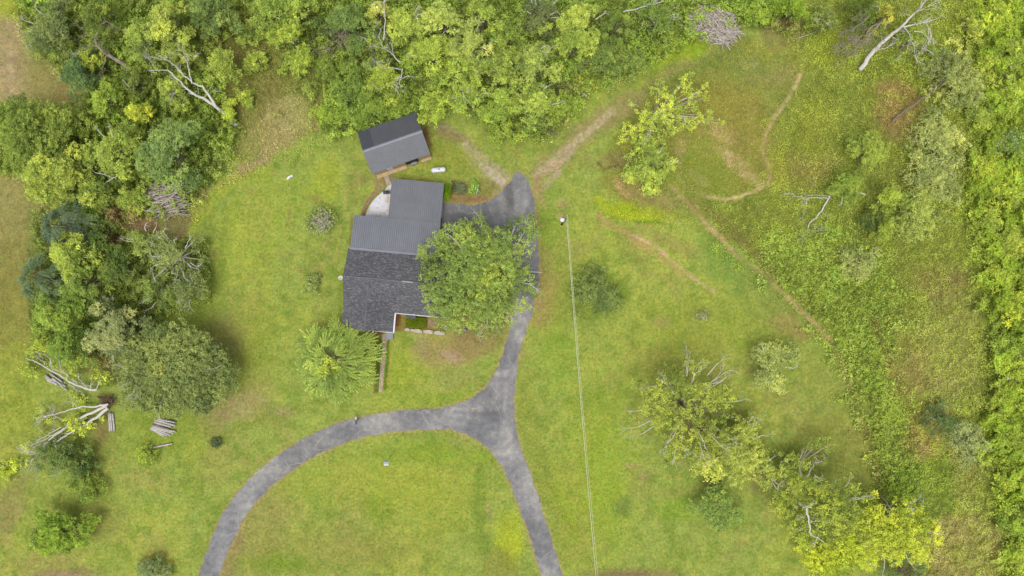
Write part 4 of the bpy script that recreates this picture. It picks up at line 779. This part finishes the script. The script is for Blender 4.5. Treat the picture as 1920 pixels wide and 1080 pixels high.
# the large tree over the drive
big = make_tree('tree', 898, 512, 112, 13, 'broad', (130,158,62), 'large green tree spreading over the east end of the house and the drive', 'tree', dead=5, seed=77, lobes=LO, leaf=.95)
ft = make_tree('tree', 626, 678, 88, 9, 'frond', (142,170,66), 'feathery green tree with drooping radial fronds at the front left corner of the house', 'tree', seed=31, tw=.45)
def clump_mesh(spots, leaf=.25, seed=1, n0=110):
    """leaf clumps at (px,py,h,rpx)"""
    rs = np.random.RandomState(seed); C = []; L_ = []; K_ = []
    for (x, y, h, r) in spots:
        c = np.array(P(x, y, h)); R = r/12; nc = int(4+R*R*14); lb = rs.normal(); cc = c+rs.normal(size=(nc, 3))*np.array([R*.5, R*.5, R*.3]); q = np.repeat(cc, 11, 0)+rs.normal(size=(nc*11, 3))*np.array([.18,.18,.09])
        C.append(q); L_.append(np.full(len(q), lb)); K_.append(np.repeat(rs.normal(size=nc), 11))
    C = np.concatenate(C); C[:, 2] = np.maximum(C[:, 2], .1); return leaves(rs, C, leaf, .72, .9, col_jit(rs, len(C), np.concatenate(L_), np.concatenate(K_)))
V, F, cv = clump_mesh([(615,690,6.5,11),(605,700,6.4,9),(628,678,6.6,9),(622,700,6.4,10),(612,675,6.5,8),(632,692,6.4,7),(598,690,6.3,7)], .24, 3)
yo = link('yellow_crown_top', np_mesh('yellow_crown_top', V, F, cv), LEAF, ft, None, leafc((162,182,58), PALETTE_F)); yo.matrix_parent_inverse.identity(); yo.location = -ft.location; yo['label'] = 'yellow leaves at the middle of the crown'
for k, sp_ in enumerate([(927,507,9.4,10),(911,524,9.3,9),(905,557,9,8)]):
    V, F, cv = clump_mesh([sp_], .22, 4+k)
    yo = link('yellow_shoot', np_mesh('yellow_shoot', V, F, cv), LEAF, big, None, leafc((160,178,52), PALETTE_F)); yo.location = -big.location; yo['label'] = 'yellow shoot on top of the crown'
# flowering shrub
fs = make_tree('shrub', 600, 410, 31, 2.6, 'wispy', (128,154,58), 'loose shrub with white blossoms on the lawn north-west of the house', 'shrub')
rs = np.random.RandomState(8); n = 300; C = np.stack([rs.normal(.55,.95,n), rs.normal(-.75,1.0,n), rs.uniform(1.7,2.4,n)], 1); C = C[np.hypot(C[:,0],C[:,1]) < 2.5]
V, F, cv = leaves(rs, C, .27, .9, 1.5, np.ones((len(C), 3))*rs.uniform(.8, 1.1, (len(C), 1))); link('blossoms', np_mesh('blossoms', V, F, cv), LEAF, fs, None, A((240,236,210)))
# clipped hedge in the front garden, shrub at garage corner, mulch bed plants
def hedge(name, px, py, wx, wy, h, tint, label, rz=HR, top=None):
    rs = np.random.RandomState(int(px)); root = empty(name, P(px, py), rz); tag(root, label, 'hedge' if 'hedge' in name else 'shrub'); n = int(wx*wy*420+600)
    C = np.stack([rs.uniform(-wx/2, wx/2, n), rs.uniform(-wy/2, wy/2, n), h*rs.uniform(.2, 1, n)**.4], 1)
    V, F, cv = leaves(rs, C, .15, .7, .9, col_jit(rs, n, fbm(C[:,0]*1.2+9, C[:,1]*1.2+9, 3)*4-2, rs.normal(size=n)*.3)); link('foliage', np_mesh('foliage', V, F, cv), LEAF, root, None, A(tint, f=1.35))
    mb = MB()
    for k in range(5): mb.tube([(rs.uniform(-wx/3, wx/3), rs.uniform(-wy/3, wy/3), 0), (rs.uniform(-wx/3, wx/3), rs.uniform(-wy/3, wy/3), h*.8)], [.04, .015], 4, False)
    mb.build('stems', M['bark'], root)
hedge('hedge', 781, 605, 3.2, 1.7, .8, (140,160,44), 'clipped rectangular hedge in the front garden corner of the house')
hedge('shrub', 839, 362, 1.1, 2.2, 1.6, (140,182,44), 'bright green upright bush against the east corner of the garage')
make_tree('shrub', 889, 351, 10, 1.2, 'bush', (112,160,48), 'green leafy bush in the mulch bed right of the white stakes', 'shrub')
make_tree('shrub', 862, 354, 9, 1.0, 'bush', (100,112,72), 'grey-green bush in the mulch bed left of the white stakes', 'shrub')
make_tree('shrub', 405, 829, 9, .9, 'wispy', (92,108,62), 'tiny dark bush alone on the lawn right of the stacked logs', 'shrub')
make_tree('shrub', 1318, 592, 10, .8, 'wispy', (150,158,96), 'tiny pale bush on the open east lawn', 'shrub')

# ------------------------------------------------------------------ dead and fallen trees from traced limbs
def dead_tree(name, label, limbs, hgt, m, twigs=2, seed=1, depth=2, cat='dead tree', tl=1.8, kids=3, leafspots=None, tint=None):
    rs = np.random.RandomState(seed); b0 = limbs[0][0]; base = P(b0[0][0], b0[0][1]); root = empty(name, (base.x, base.y, 0)); tag(root, label, cat)
    mb = MB(); tw = mb
    for pts, r0, r1, h0, h1 in limbs:
        q = [P(x, y, h0+(h1-h0)*i/(len(pts)-1)) for i, (x, y) in enumerate(pts)]; q = [v-Vector((base.x, base.y, 0)) for v in q]
        qq = []
        for i in range(len(q)-1):
            for k in range(3): qq.append(q[i].lerp(q[i+1], k/3)+Vector(rs.normal(size=3))*.05)
        qq.append(q[-1]); n = len(qq); mb.tube(qq, [r0+(r1-r0)*i/(n-1) for i in range(n)], 7, False)
        for k in range(twigs):
            i = rs.randint(n//3, n); dd = (qq[min(i, n-1)]-qq[max(i-2, 0)]).normalized(); bare(tw, rs, qq[min(i, n-1)], dd+Vector(rs.normal(size=3))*.5, tl*rs.uniform(.6, 1.2), .04, depth, .6, kids)
    mb.build('trunk', m, root)
    if leafspots:
        V, F, cv = clump_mesh(leafspots, .25, seed+5); o = link('foliage', np_mesh('foliage', V, F, cv), LEAF, root, None, leafc(tint, PALETTE_F)); o.location = (-base.x, -base.y, 0)
    return root
dead_tree('dead_tree', 'long bleached dead trunk forking toward the upper left, at the edge of the clearing',
 [([(443,236),(422,214),(405,200),(388,188),(368,178),(350,165),(335,150),(315,132)],.30,.09,.5,6,),([(405,200),(392,178),(380,163),(362,155),(345,142),(330,125),(318,115)],.2,.05,2.5,7),
  ([(388,188),(368,178),(352,174)],.16,.08,2.5,3.5),([(360,158),(354,135),(352,120),(345,106),(337,103)],.09,.03,5,7.5),([(315,132),(300,131),(279,133)],.07,.03,6,7),([(318,115),(300,110),(280,105)],.05,.02,6.5,7.5),([(347,167),(335,172),(318,178)],.06,.02,4,4.5),([(352,120),(352,108),(350,100)],.05,.02,6,7.5)], 6, M['pale_bark'], 2, 3)
dead_tree('dead_tree', 'twisted grey dead trunk with curling top beside the tan field',
 [([(243,133),(232,121),(218,112),(202,104),(190,95),(180,80),(179,72)],.36,.14,.5,5),([(179,72),(184,58),(190,46),(198,41),(208,44)],.1,.03,5,7.5),([(186,86),(172,86),(162,90)],.09,.03,4.5,5.5),([(200,105),(196,118),(192,130)],.08,.02,3.5,3),([(180,72),(170,66),(160,62)],.07,.02,5,6)], 5, M['dead_wood'], 3, 4)
dead_tree('dead_tree', 'curved pale leaning trunk with branching top in the upper right corner',
 [([(1613,130),(1626,112),(1640,93),(1650,82),(1662,74),(1676,62),(1690,50)],.36,.2,.3,6),([(1690,50),(1702,37),(1716,24),(1726,15),(1737,0),(1742,-8)],.18,.04,6,10),([(1716,24),(1730,18),(1745,8)],.08,.03,8,10),([(1692,50),(1712,46),(1735,42),(1762,32)],.12,.03,6,8),([(1735,42),(1742,52),(1745,62)],.05,.02,7,7),([(1695,52),(1704,60),(1708,72),(1712,85)],.07,.02,5.5,5),([(1715,58),(1730,62),(1744,74)],.06,.02,6,5.5),([(1726,15),(1728,4),(1735,-5)],.08,.03,8,10),([(1640,95),(1660,90),(1672,85)],.06,.02,3,3.5)], 7, M['pale_bark'], 3, 6)
dead_tree('dead_tree', 'grey-brown dead branches fanned to the left of the leaning pale trunk',
 [([(1650,42),(1640,55),(1628,68),(1616,78),(1604,92)],.14,.08,5,1),([(1632,28),(1622,38),(1612,46),(1596,56)],.08,.02,6,5),([(1645,45),(1637,48),(1626,60)],.1,.06,5,4),([(1620,74),(1605,76),(1588,86)],.06,.02,2.5,2),([(1604,92),(1592,100),(1580,104)],.06,.02,1.2,1),([(1628,66),(1612,68),(1595,72)],.05,.02,4,3)], 5, M['dead_wood'], 6, 7, 3, kids=3)
dead_tree('fallen_tree', 'slim grey fallen trunk pointing at the pale wispy crown in the upper right',
 [([(1674,226),(1684,218),(1700,206),(1722,190),(1745,174),(1762,158),(1785,140),(1815,118)],.2,.05,.3,2.5),([(1742,176),(1742,166),(1746,162)],.08,.03,1,1.8),([(1762,158),(1785,130),(1800,115)],.05,.02,2,3),([(1765,160),(1770,135),(1778,115)],.05,.02,2,3)], 2, M['log_dark'], 2, 9)
dead_tree('fallen_branch', 'bleached crooked fallen branches on the rough slope at the right',
 [([(1556,368),(1548,382),(1540,395),(1530,408),(1518,418),(1515,430),(1500,442)],.13,.05,1,.4),([(1556,368),(1540,367),(1525,366)],.06,.02,1.1,.9),([(1553,372),(1530,370),(1508,373),(1490,366),(1484,358)],.07,.02,1.1,.9),([(1512,373),(1511,385),(1506,402)],.05,.02,.9,.6),([(1515,430),(1525,432)],.05,.02,.5,.4)], 1, M['pale_bark'], 3, 10, 2, 'fallen branch')
dead_tree('bare_branch', 'long thin bare branch reaching right at the top edge, left of the brush pile',
 [([(1168,22),(1185,18),(1205,14),(1225,8),(1245,2)],.08,.03,5,5.5),([(1190,20),(1205,28),(1230,38)],.06,.02,4,3.5),([(1205,26),(1225,26),(1250,24)],.05,.02,4,4)], 4, M['pale_bark'], 4, 12, 2, 'dead branch')
dead_tree('dead_bush', 'curled grey dead bush in the woods below the dark hollow',
 [([(642,90),(636,80),(625,77),(614,84),(611,98)],.06,.03,3,2.5),([(630,78),(640,66),(625,58)],.06,.02,3,4),([(640,90),(632,84),(622,95)],.05,.02,2.5,2),([(653,98),(645,80),(634,64)],.07,.03,3,4)], 3, M['dead_wood'], 7, 13, 2, 'dead bush')
dead_tree('bare_branch', 'slanting bare branch above the yellow-green tree north of the shed',
 [([(750,117),(738,104),(728,95),(712,88)],.08,.02,9,10.5),([(755,130),(752,145),(748,160)],.06,.02,9,8),([(752,130),(738,128),(716,126)],.06,.02,9,9.5),([(718,75),(722,40),(720,5)],.08,.04,9,11)], 3, M['pale_bark'], 3, 14, 2, 'dead branch')
dead_tree('bare_branch', 'crossed pale bare branches in the shade under the lime tree on the left',
 [([(168,313),(180,324),(196,327),(214,334),(220,330)],.07,.03,4,5),([(214,334),(200,341),(196,344)],.05,.02,4.5,4),([(230,150),(240,160),(248,166)],.05,.02,3,3)], 3, M['pale_bark'], 2, 15, 1, 'dead branch')
ur = dead_tree('uprooted_tree', 'uprooted fallen tree with a clod of roots and grey limbs reaching down to the left',
 [([(203,757),(180,762),(155,763),(130,768),(108,775),(82,782)],.17,.05,1.2,1.6),([(200,760),(178,772),(160,779),(140,790),(120,805),(104,815),(88,830),(74,846)],.24,.1,1.0,2.0),([(203,765),(182,782),(160,795),(140,806),(122,818)],.26,.12,.8,1.4),
  ([(122,818),(106,828),(88,838),(76,848),(62,862),(55,875)],.12,.05,1.4,2.4),([(120,803),(100,815),(82,826),(65,832)],.08,.03,2,2.4),([(115,800),(95,812),(66,828)],.07,.02,2,2.6),([(100,825),(106,838),(108,848)],.08,.04,1.8,2),([(106,850),(107,868),(107,878)],.06,.02,1.8,1),([(88,838),(84,852),(78,858)],.07,.03,2,2),([(76,848),(66,850),(56,848)],.05,.02,2,2.4),([(74,846),(68,865),(68,885)],.06,.02,2,1.6),([(108,775),(90,780),(75,792)],.04,.02,1.5,1),([(120,788),(108,783),(100,783)],.04,.02,1.5,1.5),([(107,862),(115,868),(120,874)],.04,.015,1.5,1.3)], 2, M['pale_bark'], 5, 16, 2, 'fallen tree', 1.7, 3,
 [(142,790,1.6,16),(150,806,1.4,15),(135,800,1.8,12),(165,797,1.2,10),(75,775,1.6,8),(95,790,1,9),(74,810,1,7),(48,845,1.4,9),(30,868,1.2,11),(12,886,1.2,13),(20,880,1,9),(190,784,.8,7),(55,872,1.2,8),(0,885,1,10)], (172,190,48))
rs = np.random.RandomState(2); rt = MB(); c0 = P(205,750)-ur.location
for k in range(46):
    an = rs.uniform(0, 6.28); dv = Vector((math.cos(an), math.sin(an)*.7, rs.uniform(0, 1.1))); bare(rt, rs, Vector((c0.x+rs.normal()*.5, c0.y+rs.normal()*.25, .35)), dv, rs.uniform(.7, 1.5), .09, 1, .5, 2)
rt.build('roots', M['root'], ur)
dead_tree('fallen_tree', 'fallen tree with bleached limbs and lime leaf tufts, above the uprooted one',
 [([(182,732),(165,730),(150,724),(130,716),(112,704),(95,694),(78,684),(60,675),(48,672)],.2,.05,1,2),([(165,730),(155,718),(146,708)],.08,.03,1.2,1.8),([(150,724),(138,712),(122,700),(100,692)],.12,.04,1,1.8),([(145,735),(138,727),(128,720)],.07,.03,1,1),([(95,684),(93,672),(85,665),(72,660)],.08,.02,1.6,2.4),([(84,684),(78,676),(70,672)],.06,.02,1.6,2),([(180,730),(186,718),(188,712)],.06,.02,1.2,1.6),([(120,700),(114,690),(112,684)],.05,.02,1.4,1.6),([(170,728),(170,718)],.07,.04,1.2,1.5),([(160,742),(152,734),(140,728)],.06,.03,.8,.8)], 2, M['pale_bark'], 3, 18, 2, 'fallen tree', 1.4, 2,
 [(75,648,3,16),(60,656,3,12),(88,655,3,10),(45,694,1.5,11),(62,700,1.5,9),(136,700,2,11),(142,672,3,12),(130,680,3,10),(186,700,2,13),(196,710,1.6,12),(140,742,1,9),(152,752,1,10),(146,762,1,8),(200,722,1.5,10)], (160,182,54))
# extra features of the specimen trees: dead limb over the drive, broken pale limb in the lower right tree
dl = MB(); b0 = big.location
for pts, h0, h1, r0 in [([(975,510),(990,509),(1003,510),(1018,511)],7,7.5,.07),([(868,474),(858,455),(845,443),(835,437)],11,11.5,.06),([(955,475),(965,465),(975,448),(985,432)],9,9,.06),([(978,478),(992,470),(1003,458)],6,6,.06),([(972,528),(985,540),(1002,550)],6,6,.05),([(928,600),(932,615),(938,625)],4,4,.04),([(965,570),(972,585),(978,594)],5,5,.06)]:
    h0 *= .74; h1 *= .74; q = [P(x, y, h0+(h1-h0)*i/(len(pts)-1))-b0 for i, (x, y) in enumerate(pts)]; dl.tube(q, [r0*(1-.6*i/(len(q)-1)) for i in range(len(q))], 5, False)
dl.build('bare_limbs', M['pale_bark'], big)
bl = dead_tree('dead_snag', 'pale broken limb standing bare in the large lower right tree', [([(1520,1002),(1518,985),(1515,968),(1512,952)],.08,.14,9.3,9.8),([(1520,1002),(1532,1008),(1542,1016),(1550,1022)],.08,.03,9.3,8.6),([(1505,951),(1522,952)],.07,.07,9.8,9.8),([(1519,978),(1526,978)],.05,.03,9.5,9.5)], 10, M['pale_bark'], 1, 20, 1, 'dead limb')
dead_tree('bare_branch', 'forked dark stem rising above the loose green tree at lower right', [([(1512,895),(1518,885),(1524,873),(1530,862),(1528,852)],.12,.05,7,9),([(1501,892),(1499,878),(1498,868)],.1,.04,7,8.5)], 8, M['dead_wood'], 2, 22, 1, 'dead branch')

# ------------------------------------------------------------------ logs
def log(px0, py0, px1, py1, r, label, group, z=0., m=None, name='log'):
    a, b_ = P(px0, py0), P(px1, py1); c0 = (a+b_)/2; mb = MB(); rs = np.random.RandomState(int(px0*3+py0*7)); n = 5; d_ = b_-a
    pts = [a.lerp(b_, i/(n-1))-c0+Vector((rs.normal()*.02, rs.normal()*.02, r+z)) for i in range(n)]
    mb.tube(pts, [r*(1.05-.15*i/(n-1)+rs.normal()*.03) for i in range(n)], 8); o = mb.build(name, m or M['log_wood'], None, True, (c0.x, c0.y, 0)); tag(o, label, 'log', group); return o
G1 = 'cut logs stacked side by side on the west lawn'
L1 = 'bleached cut log lying in the row of stacked logs south of the big round tree'
rows = [(296,784,331,791,.17),(293,787,330,797.5,.19),(291,791,322,800,.2),(288,795,320,805,.2),(287,799,331,809,.19),(285,801,326,812,.16),(284,802,320,815,.16),(283,802,314,817,.16),(282.5,803,309,817.5,.15)]
for k, (a_, b_, c_, e_, r_) in enumerate(rows):
    log(a_, b_, c_, e_, r_, ['northernmost','second','third','fourth','fifth','sixth','seventh','eighth','southernmost'][k]+(' bleached log of the stacked row' if k in (0, 8) else ' bleached log from the north in the stacked row')+' south of the big round tree', G1, 0, M['log_dark'] if k in (3,) else M['log_wood'])
log(302,785,331,791.5,.13, 'thin pale log resting on top of the northern end of the row of stacked logs', G1, .33)
log(287,839,324,831,.15, 'single pale cut log lying alone below the row of stacked logs', G1)
for k, (a_, c_) in enumerate([(205.5,207),(208.5,210.5),(212,215.5)]): log(a_,773,c_,808,.15, ['leftmost of the three upright-lying logs below the root clod','middle one of the three logs lying side by side below the root clod','rightmost of the three logs lying side by side below the root clod'][k], 'three logs below the uprooted tree')
for k, q in enumerate([(86,703,108,722,.17),(88,708,112,716,.15),(90,712,110,720,.2),(100,708,118,722,.15),(95,700,118,716,.14),(116,722,128,732,.13),(112,718,124,724,.13)]): log(*q, 'pale weathered log in the tumbled heap beside the fallen tree with lime leaves', 'tumbled logs beside the fallen tree', .12*(k % 2))
for k, q in enumerate([(1655,962,1668,944,.2),(1659,966,1672,950,.17),(1662,962,1678,948,.2),(1657,960,1675,940,.16),(1652,955,1662,938,.14),(1664,966,1679,952,.2),(1653,975,1664,965,.2)]): log(*q, 'split weathered log in the heap beside the bright yellow-lime tree', 'split logs at the lower right', .25*(k % 3), M['log_wood'] if k % 2 else M['log_dark'])
log(1027,246,1045,254,.16, 'short grey log at the woods edge below the lime crown', None, 0, M['log_dark'])
log(1093,176,1100,181,.16, 'short white log end on the grass at the north side of the dirt track', None)
log(1492,75,1538,58,.05, 'long thin pale pole lying in the weeds at the upper right', None, .5, name='pole')

# ------------------------------------------------------------------ brush piles (uncountable sticks)
def brush(name, poly, n, hgt, ang, sp, label, seed, m, L_=(1.2, 3.0)):
    rs = np.random.RandomState(seed); mb = MB(); xs = [q[0] for q in poly]; ys = [q[1] for q in poly]; cx, cy = sum(xs)/len(xs), sum(ys)/len(ys); k = 0
    c0 = P(cx, cy)
    while k < n:
        x, y = rs.uniform(min(xs), max(xs)), rs.uniform(min(ys), max(ys))
        if not inpoly(np.array([x]), np.array([y]), poly)[0]: continue
        k += 1; q = max(abs(x-cx)/(max(xs)-min(xs)), abs(y-cy)/(max(ys)-min(ys)))*2; z = hgt*(1-q*q*.75)*rs.uniform(.2, 1)+.05
        a = math.radians(ang+rs.normal()*sp); l = rs.uniform(*L_); p = P(x, y)-c0; p.z = z; dv = Vector((math.cos(a), math.sin(a), rs.normal()*.08))*l*.5; nn = Vector((-dv.y, dv.x, 0))*rs.normal()*.12
        r = rs.uniform(.04, .12); mb.tube([p-dv, p+nn, p+dv], [r, r*.9, r*.5], 4, False)
    o = mb.build(name, m, None, False, c0); tag(o, label, 'brush pile', None, 'stuff')
brush('brush_pile', [(1283,52),(1300,28),(1310,18),(1345,25),(1372,30),(1372,45),(1385,62),(1375,75),(1358,85),(1340,80),(1310,72),(1288,66)], 430, 1.8, -20, 42, 'large heap of grey brushwood at the top edge of the woods', 3, M['brush'], (1., 3.2))
brush('brush_pile', [(293,352),(300,346),(345,348),(352,356),(345,372),(345,388),(338,405),(302,405),(300,390),(295,372)], 150, 2.2, 8, 20, 'heap of long grey branches beside the left woods, north of the brown soil', 4, M['brush'], (2.4, 5.0))

# ------------------------------------------------------------------ uncountable ground vegetation
TRAILS = [[(1258,345),(1280,368),(1300,392),(1330,425),(1358,450),(1375,470),(1400,492),(1425,508),(1455,535),(1480,560),(1500,578),(1520,598),(1538,618),(1560,640)],
 [(1500,140),(1495,155),(1475,190),(1455,215),(1437,250),(1430,285),(1446,320),(1440,345),(1415,358),(1385,370),(1360,374),(1330,370)]]
def cover(name, poly, dens, size, asp, h0, h1, seed, label, cat, mixcol, mixamt, gain=2.65, up=1.0, scale=9., lobe=.3, skip=None, thr=None, edge=10):
    rs = np.random.RandomState(seed); xs = [q[0] for q in poly]; ys = [q[1] for q in poly]; x0, x1, y0, y1 = max(min(xs), -60), min(max(xs), 1985), max(min(ys), -60), min(max(ys), 1140)
    n = int((x1-x0)*(y1-y0)/144*dens); X = rs.uniform(x0, x1, n); Y = rs.uniform(y0, y1, n)
    wx = X+(fbm(X/22, Y/22, 51)-.5)*edge*4+rs.normal(size=n)*edge*.45; wy = Y+(fbm(X/22, Y/22, 52)-.5)*edge*4+rs.normal(size=n)*edge*.45; k = inpoly(wx, wy, poly)
    if skip:
        for s in skip: k &= ~inpoly(X, Y, s)
    X, Y = X[k], Y[k]
    near = (X > 1100) & (X < 1660) & (Y > 120) & (Y < 660)
    tr_ = np.full(len(X), 1e9)
    for L0 in TRAILS: tr_[near] = np.minimum(tr_[near], dline(X[near], Y[near], L0))
    k = tr_ > 5+rs.normal(size=len(X))*1.2; X, Y = X[k], Y[k]
    nz = fbm(X/scale, Y/scale, 60+seed, 3)
    if thr is not None: k = nz > thr+rs.normal(size=len(nz))*.05; X, Y, nz = X[k], Y[k], nz[k]
    n = len(X); z = relief(X, Y)+h0+(h1-h0)*np.clip((nz-.25)*2, 0, 1)*rs.uniform(.5, 1, n)**.5
    kf = (H-z)/H; C = np.stack([(X-960)/12*kf, (540-Y)/12*kf, z], 1)
    base = paint(X, Y, False)*K; mc = lin(mixcol); pm = np.clip((fbm(X/40, Y/40, 70+seed, 3)-.3)*2.2, 0, 1)[:, None]*mixamt
    c = (base*(1-pm)+mc*pm); c = c*.94+c.mean(1)[:, None]*.06; c[:, 2] += .02*c[:, 1]; c[:, 0] += .12*np.maximum(0, c[:, 1]-c[:, 0]); c = c/K*gain; big_ = (fbm(X/34, Y/34, 90+seed, 3)-.5)*.7; v = (1+(nz-.5)*2*lobe+big_+rs.normal(size=n)*.18)[:, None]; hu = rs.normal(size=(n, 1))*.07  # leaves low in the gaps are darker, shade put into their colour
    c = np.clip(c*v*np.concatenate([1+hu, np.ones((n, 1)), 1-hu], 1), .004, .9)
    V, F, cv = leaves(rs, C, size, asp, up, c); o = link(name, np_mesh(name, V, F, cv), LEAF, None, None, (1, 1, 1)); tag(o, label, cat, None, 'stuff')
cover('undergrowth', WOODS, 70, .26, .7, .05, 2.6, 1, 'mixed green undergrowth covering the floor of the northern woods', 'undergrowth', (134,160,56), .9, lobe=.45, gain=2.9, skip=[CLEAR])
cover('scrub_brush', CLEAR, 40, .2, .55, .02, .9, 21, 'low mixed brush and grass in the opening of the upper left woods', 'scrub', (138,160,58), .8, lobe=.45, scale=8, gain=2.2, edge=20)
cover('undergrowth', GROVE, 60, .25, .7, .05, 1.8, 2, 'green undergrowth between the trees of the left grove', 'undergrowth', (124,148,56), .8, lobe=.45, gain=2.7)
cover('weeds', ROUGH, 72, .185, .6, .02, .7, 3, 'rough yellow-green weeds and dry grass covering the eastern slope', 'weeds', (150,168,52), .8, lobe=.5, scale=9, edge=22)
cover('broadleaf_weeds', WEEDS, 55, .25, .8, .2, .8, 4, 'dense belt of dark green broadleaf weeds beside the dirt rill', 'weeds', (138,166,58), .7, lobe=.6, scale=6, edge=34)
cover('thicket', THICKET, 90, .28, .8, .3, 2.3, 5, 'dense vivid green thicket filling the right edge', 'thicket', (150,176,48), .8, lobe=.5, scale=16, edge=26, gain=2.6)
ORD = 'first second third fourth fifth sixth seventh eighth ninth tenth eleventh twelfth thirteenth fourteenth fifteenth sixteenth seventeenth eighteenth nineteenth twentieth last'.split()
for k, (x, y, r, kd, tn) in enumerate(sorted([(1870,20,46,'low',(158,184,44)),(1905,95,40,'low',(136,164,46)),(1850,120,34,'wispy',(168,188,50)),(1895,180,44,'low',(150,178,44)),(1835,215,30,'low',(132,158,48)),(1900,270,42,'low',(104,140,46)),(1850,310,38,'wispy',(166,188,48)),
   (1895,360,40,'low',(160,184,42)),(1855,410,32,'low',(142,168,46)),(1900,450,44,'wispy',(158,180,54)),(1872,520,34,'low',(148,174,42)),(1905,580,40,'low',(164,188,42)),(1878,640,28,'low',(120,152,44)),(1908,700,40,'low',(156,180,44)),(1880,760,30,'wispy',(150,172,50)),(1905,830,38,'low',(134,164,44)),(1898,900,32,'low',(158,182,44)),(1905,980,36,'low',(124,158,46)),(1912,1050,30,'low',(150,176,44)),(1820,50,34,'wispy',(150,172,54)),(1818,170,26,'low',(128,152,48))], key=lambda q: q[1])):
    tn = (tn[0]+8, tn[1]+4, tn[2]+4); make_tree('shrub', x, y, r, 3.0, kd, tn, ORD[k]+' leafy bush from the top in the vivid thicket along the right edge', 'shrub', group='bushes of the right edge thicket')
cover('meadow_grass', MEADOW, 26, .22, .35, .02, .3, 6, 'rough meadow grass inside the pale worn footpath', 'grass', (140,158,46), .5, lobe=.35, scale=6)
FIELD = [(-80,-80),(30,-80),(60,100),(150,130),(165,240),(100,380),(60,420),(50,640),(-80,700)]
cover('field_grass', FIELD, 16, .2, .3, .02, .15, 7, 'short dry field grass along the left edge', 'grass', (150,150,80), .5, lobe=.25, scale=6)
SCR = [(455,240),(500,215),(560,190),(600,205),(620,265),(560,300),(480,320),(400,360),(350,430),(330,420),(390,345),(430,300)]
cover('scrub_grass', SCR, 22, .24, .5, .02, .5, 8, 'patchy brown and green scrub between woods and mown lawn', 'scrub', (128,150,50), .8, lobe=.4, scale=7)
cover('ditch_grass', [(1120,360),(1150,385),(1240,385),(1290,395),(1300,430),(1240,425),(1170,420),(1130,405)], 26, .22, .35, .02, .3, 9, 'bright yellow-green grass tufts in the hollow beside the dirt rill', 'grass', (172,188,40), .6)
LAWN = [(60,640),(330,430),(440,330),(620,270),(1050,250),(1200,110),(1330,380),(1560,650),(1680,960),(1700,1130),(-50,1130),(-50,700)]
cover('lawn_tufts', LAWN, 9, .17, .5, .01, .05, 11, 'short tufts and small weeds sprinkled through the mown lawn', 'grass', (140,160,62), .45, gain=1.25, lobe=.3, scale=8, skip=[DRIVE, [(640,340),(850,320),(860,640),(630,620)], [(660,200),(820,200),(820,340),(660,340)]], edge=4)
# white blossoms in the thicket
rs = np.random.RandomState(12); C = []
for (x, y, r, n) in [(1885,145,22,26),(1900,130,10,10),(1895,262,18,40),(1875,275,10,14),(1910,370,10,10),(1912,660,8,8),(1890,710,6,8),(1830,198,6,6),(1875,8,12,14),(1905,385,8,8)]:
    for k in range(n): p = P(x+rs.normal()*r*.6, y+rs.normal()*r*.6, 3.3+rs.uniform(0,.3)); C.append(tuple(p))
V, F, cv = leaves(rs, np.array(C), .2, .9, 2.0, np.ones((len(C), 3))); o = link('white_blossoms', np_mesh('white_blossoms', V, F, cv), LEAF, None, None, A((240,240,215))); tag(o, 'scattered white blossom heads on top of the thicket at the right edge', 'blossoms', None, 'stuff')
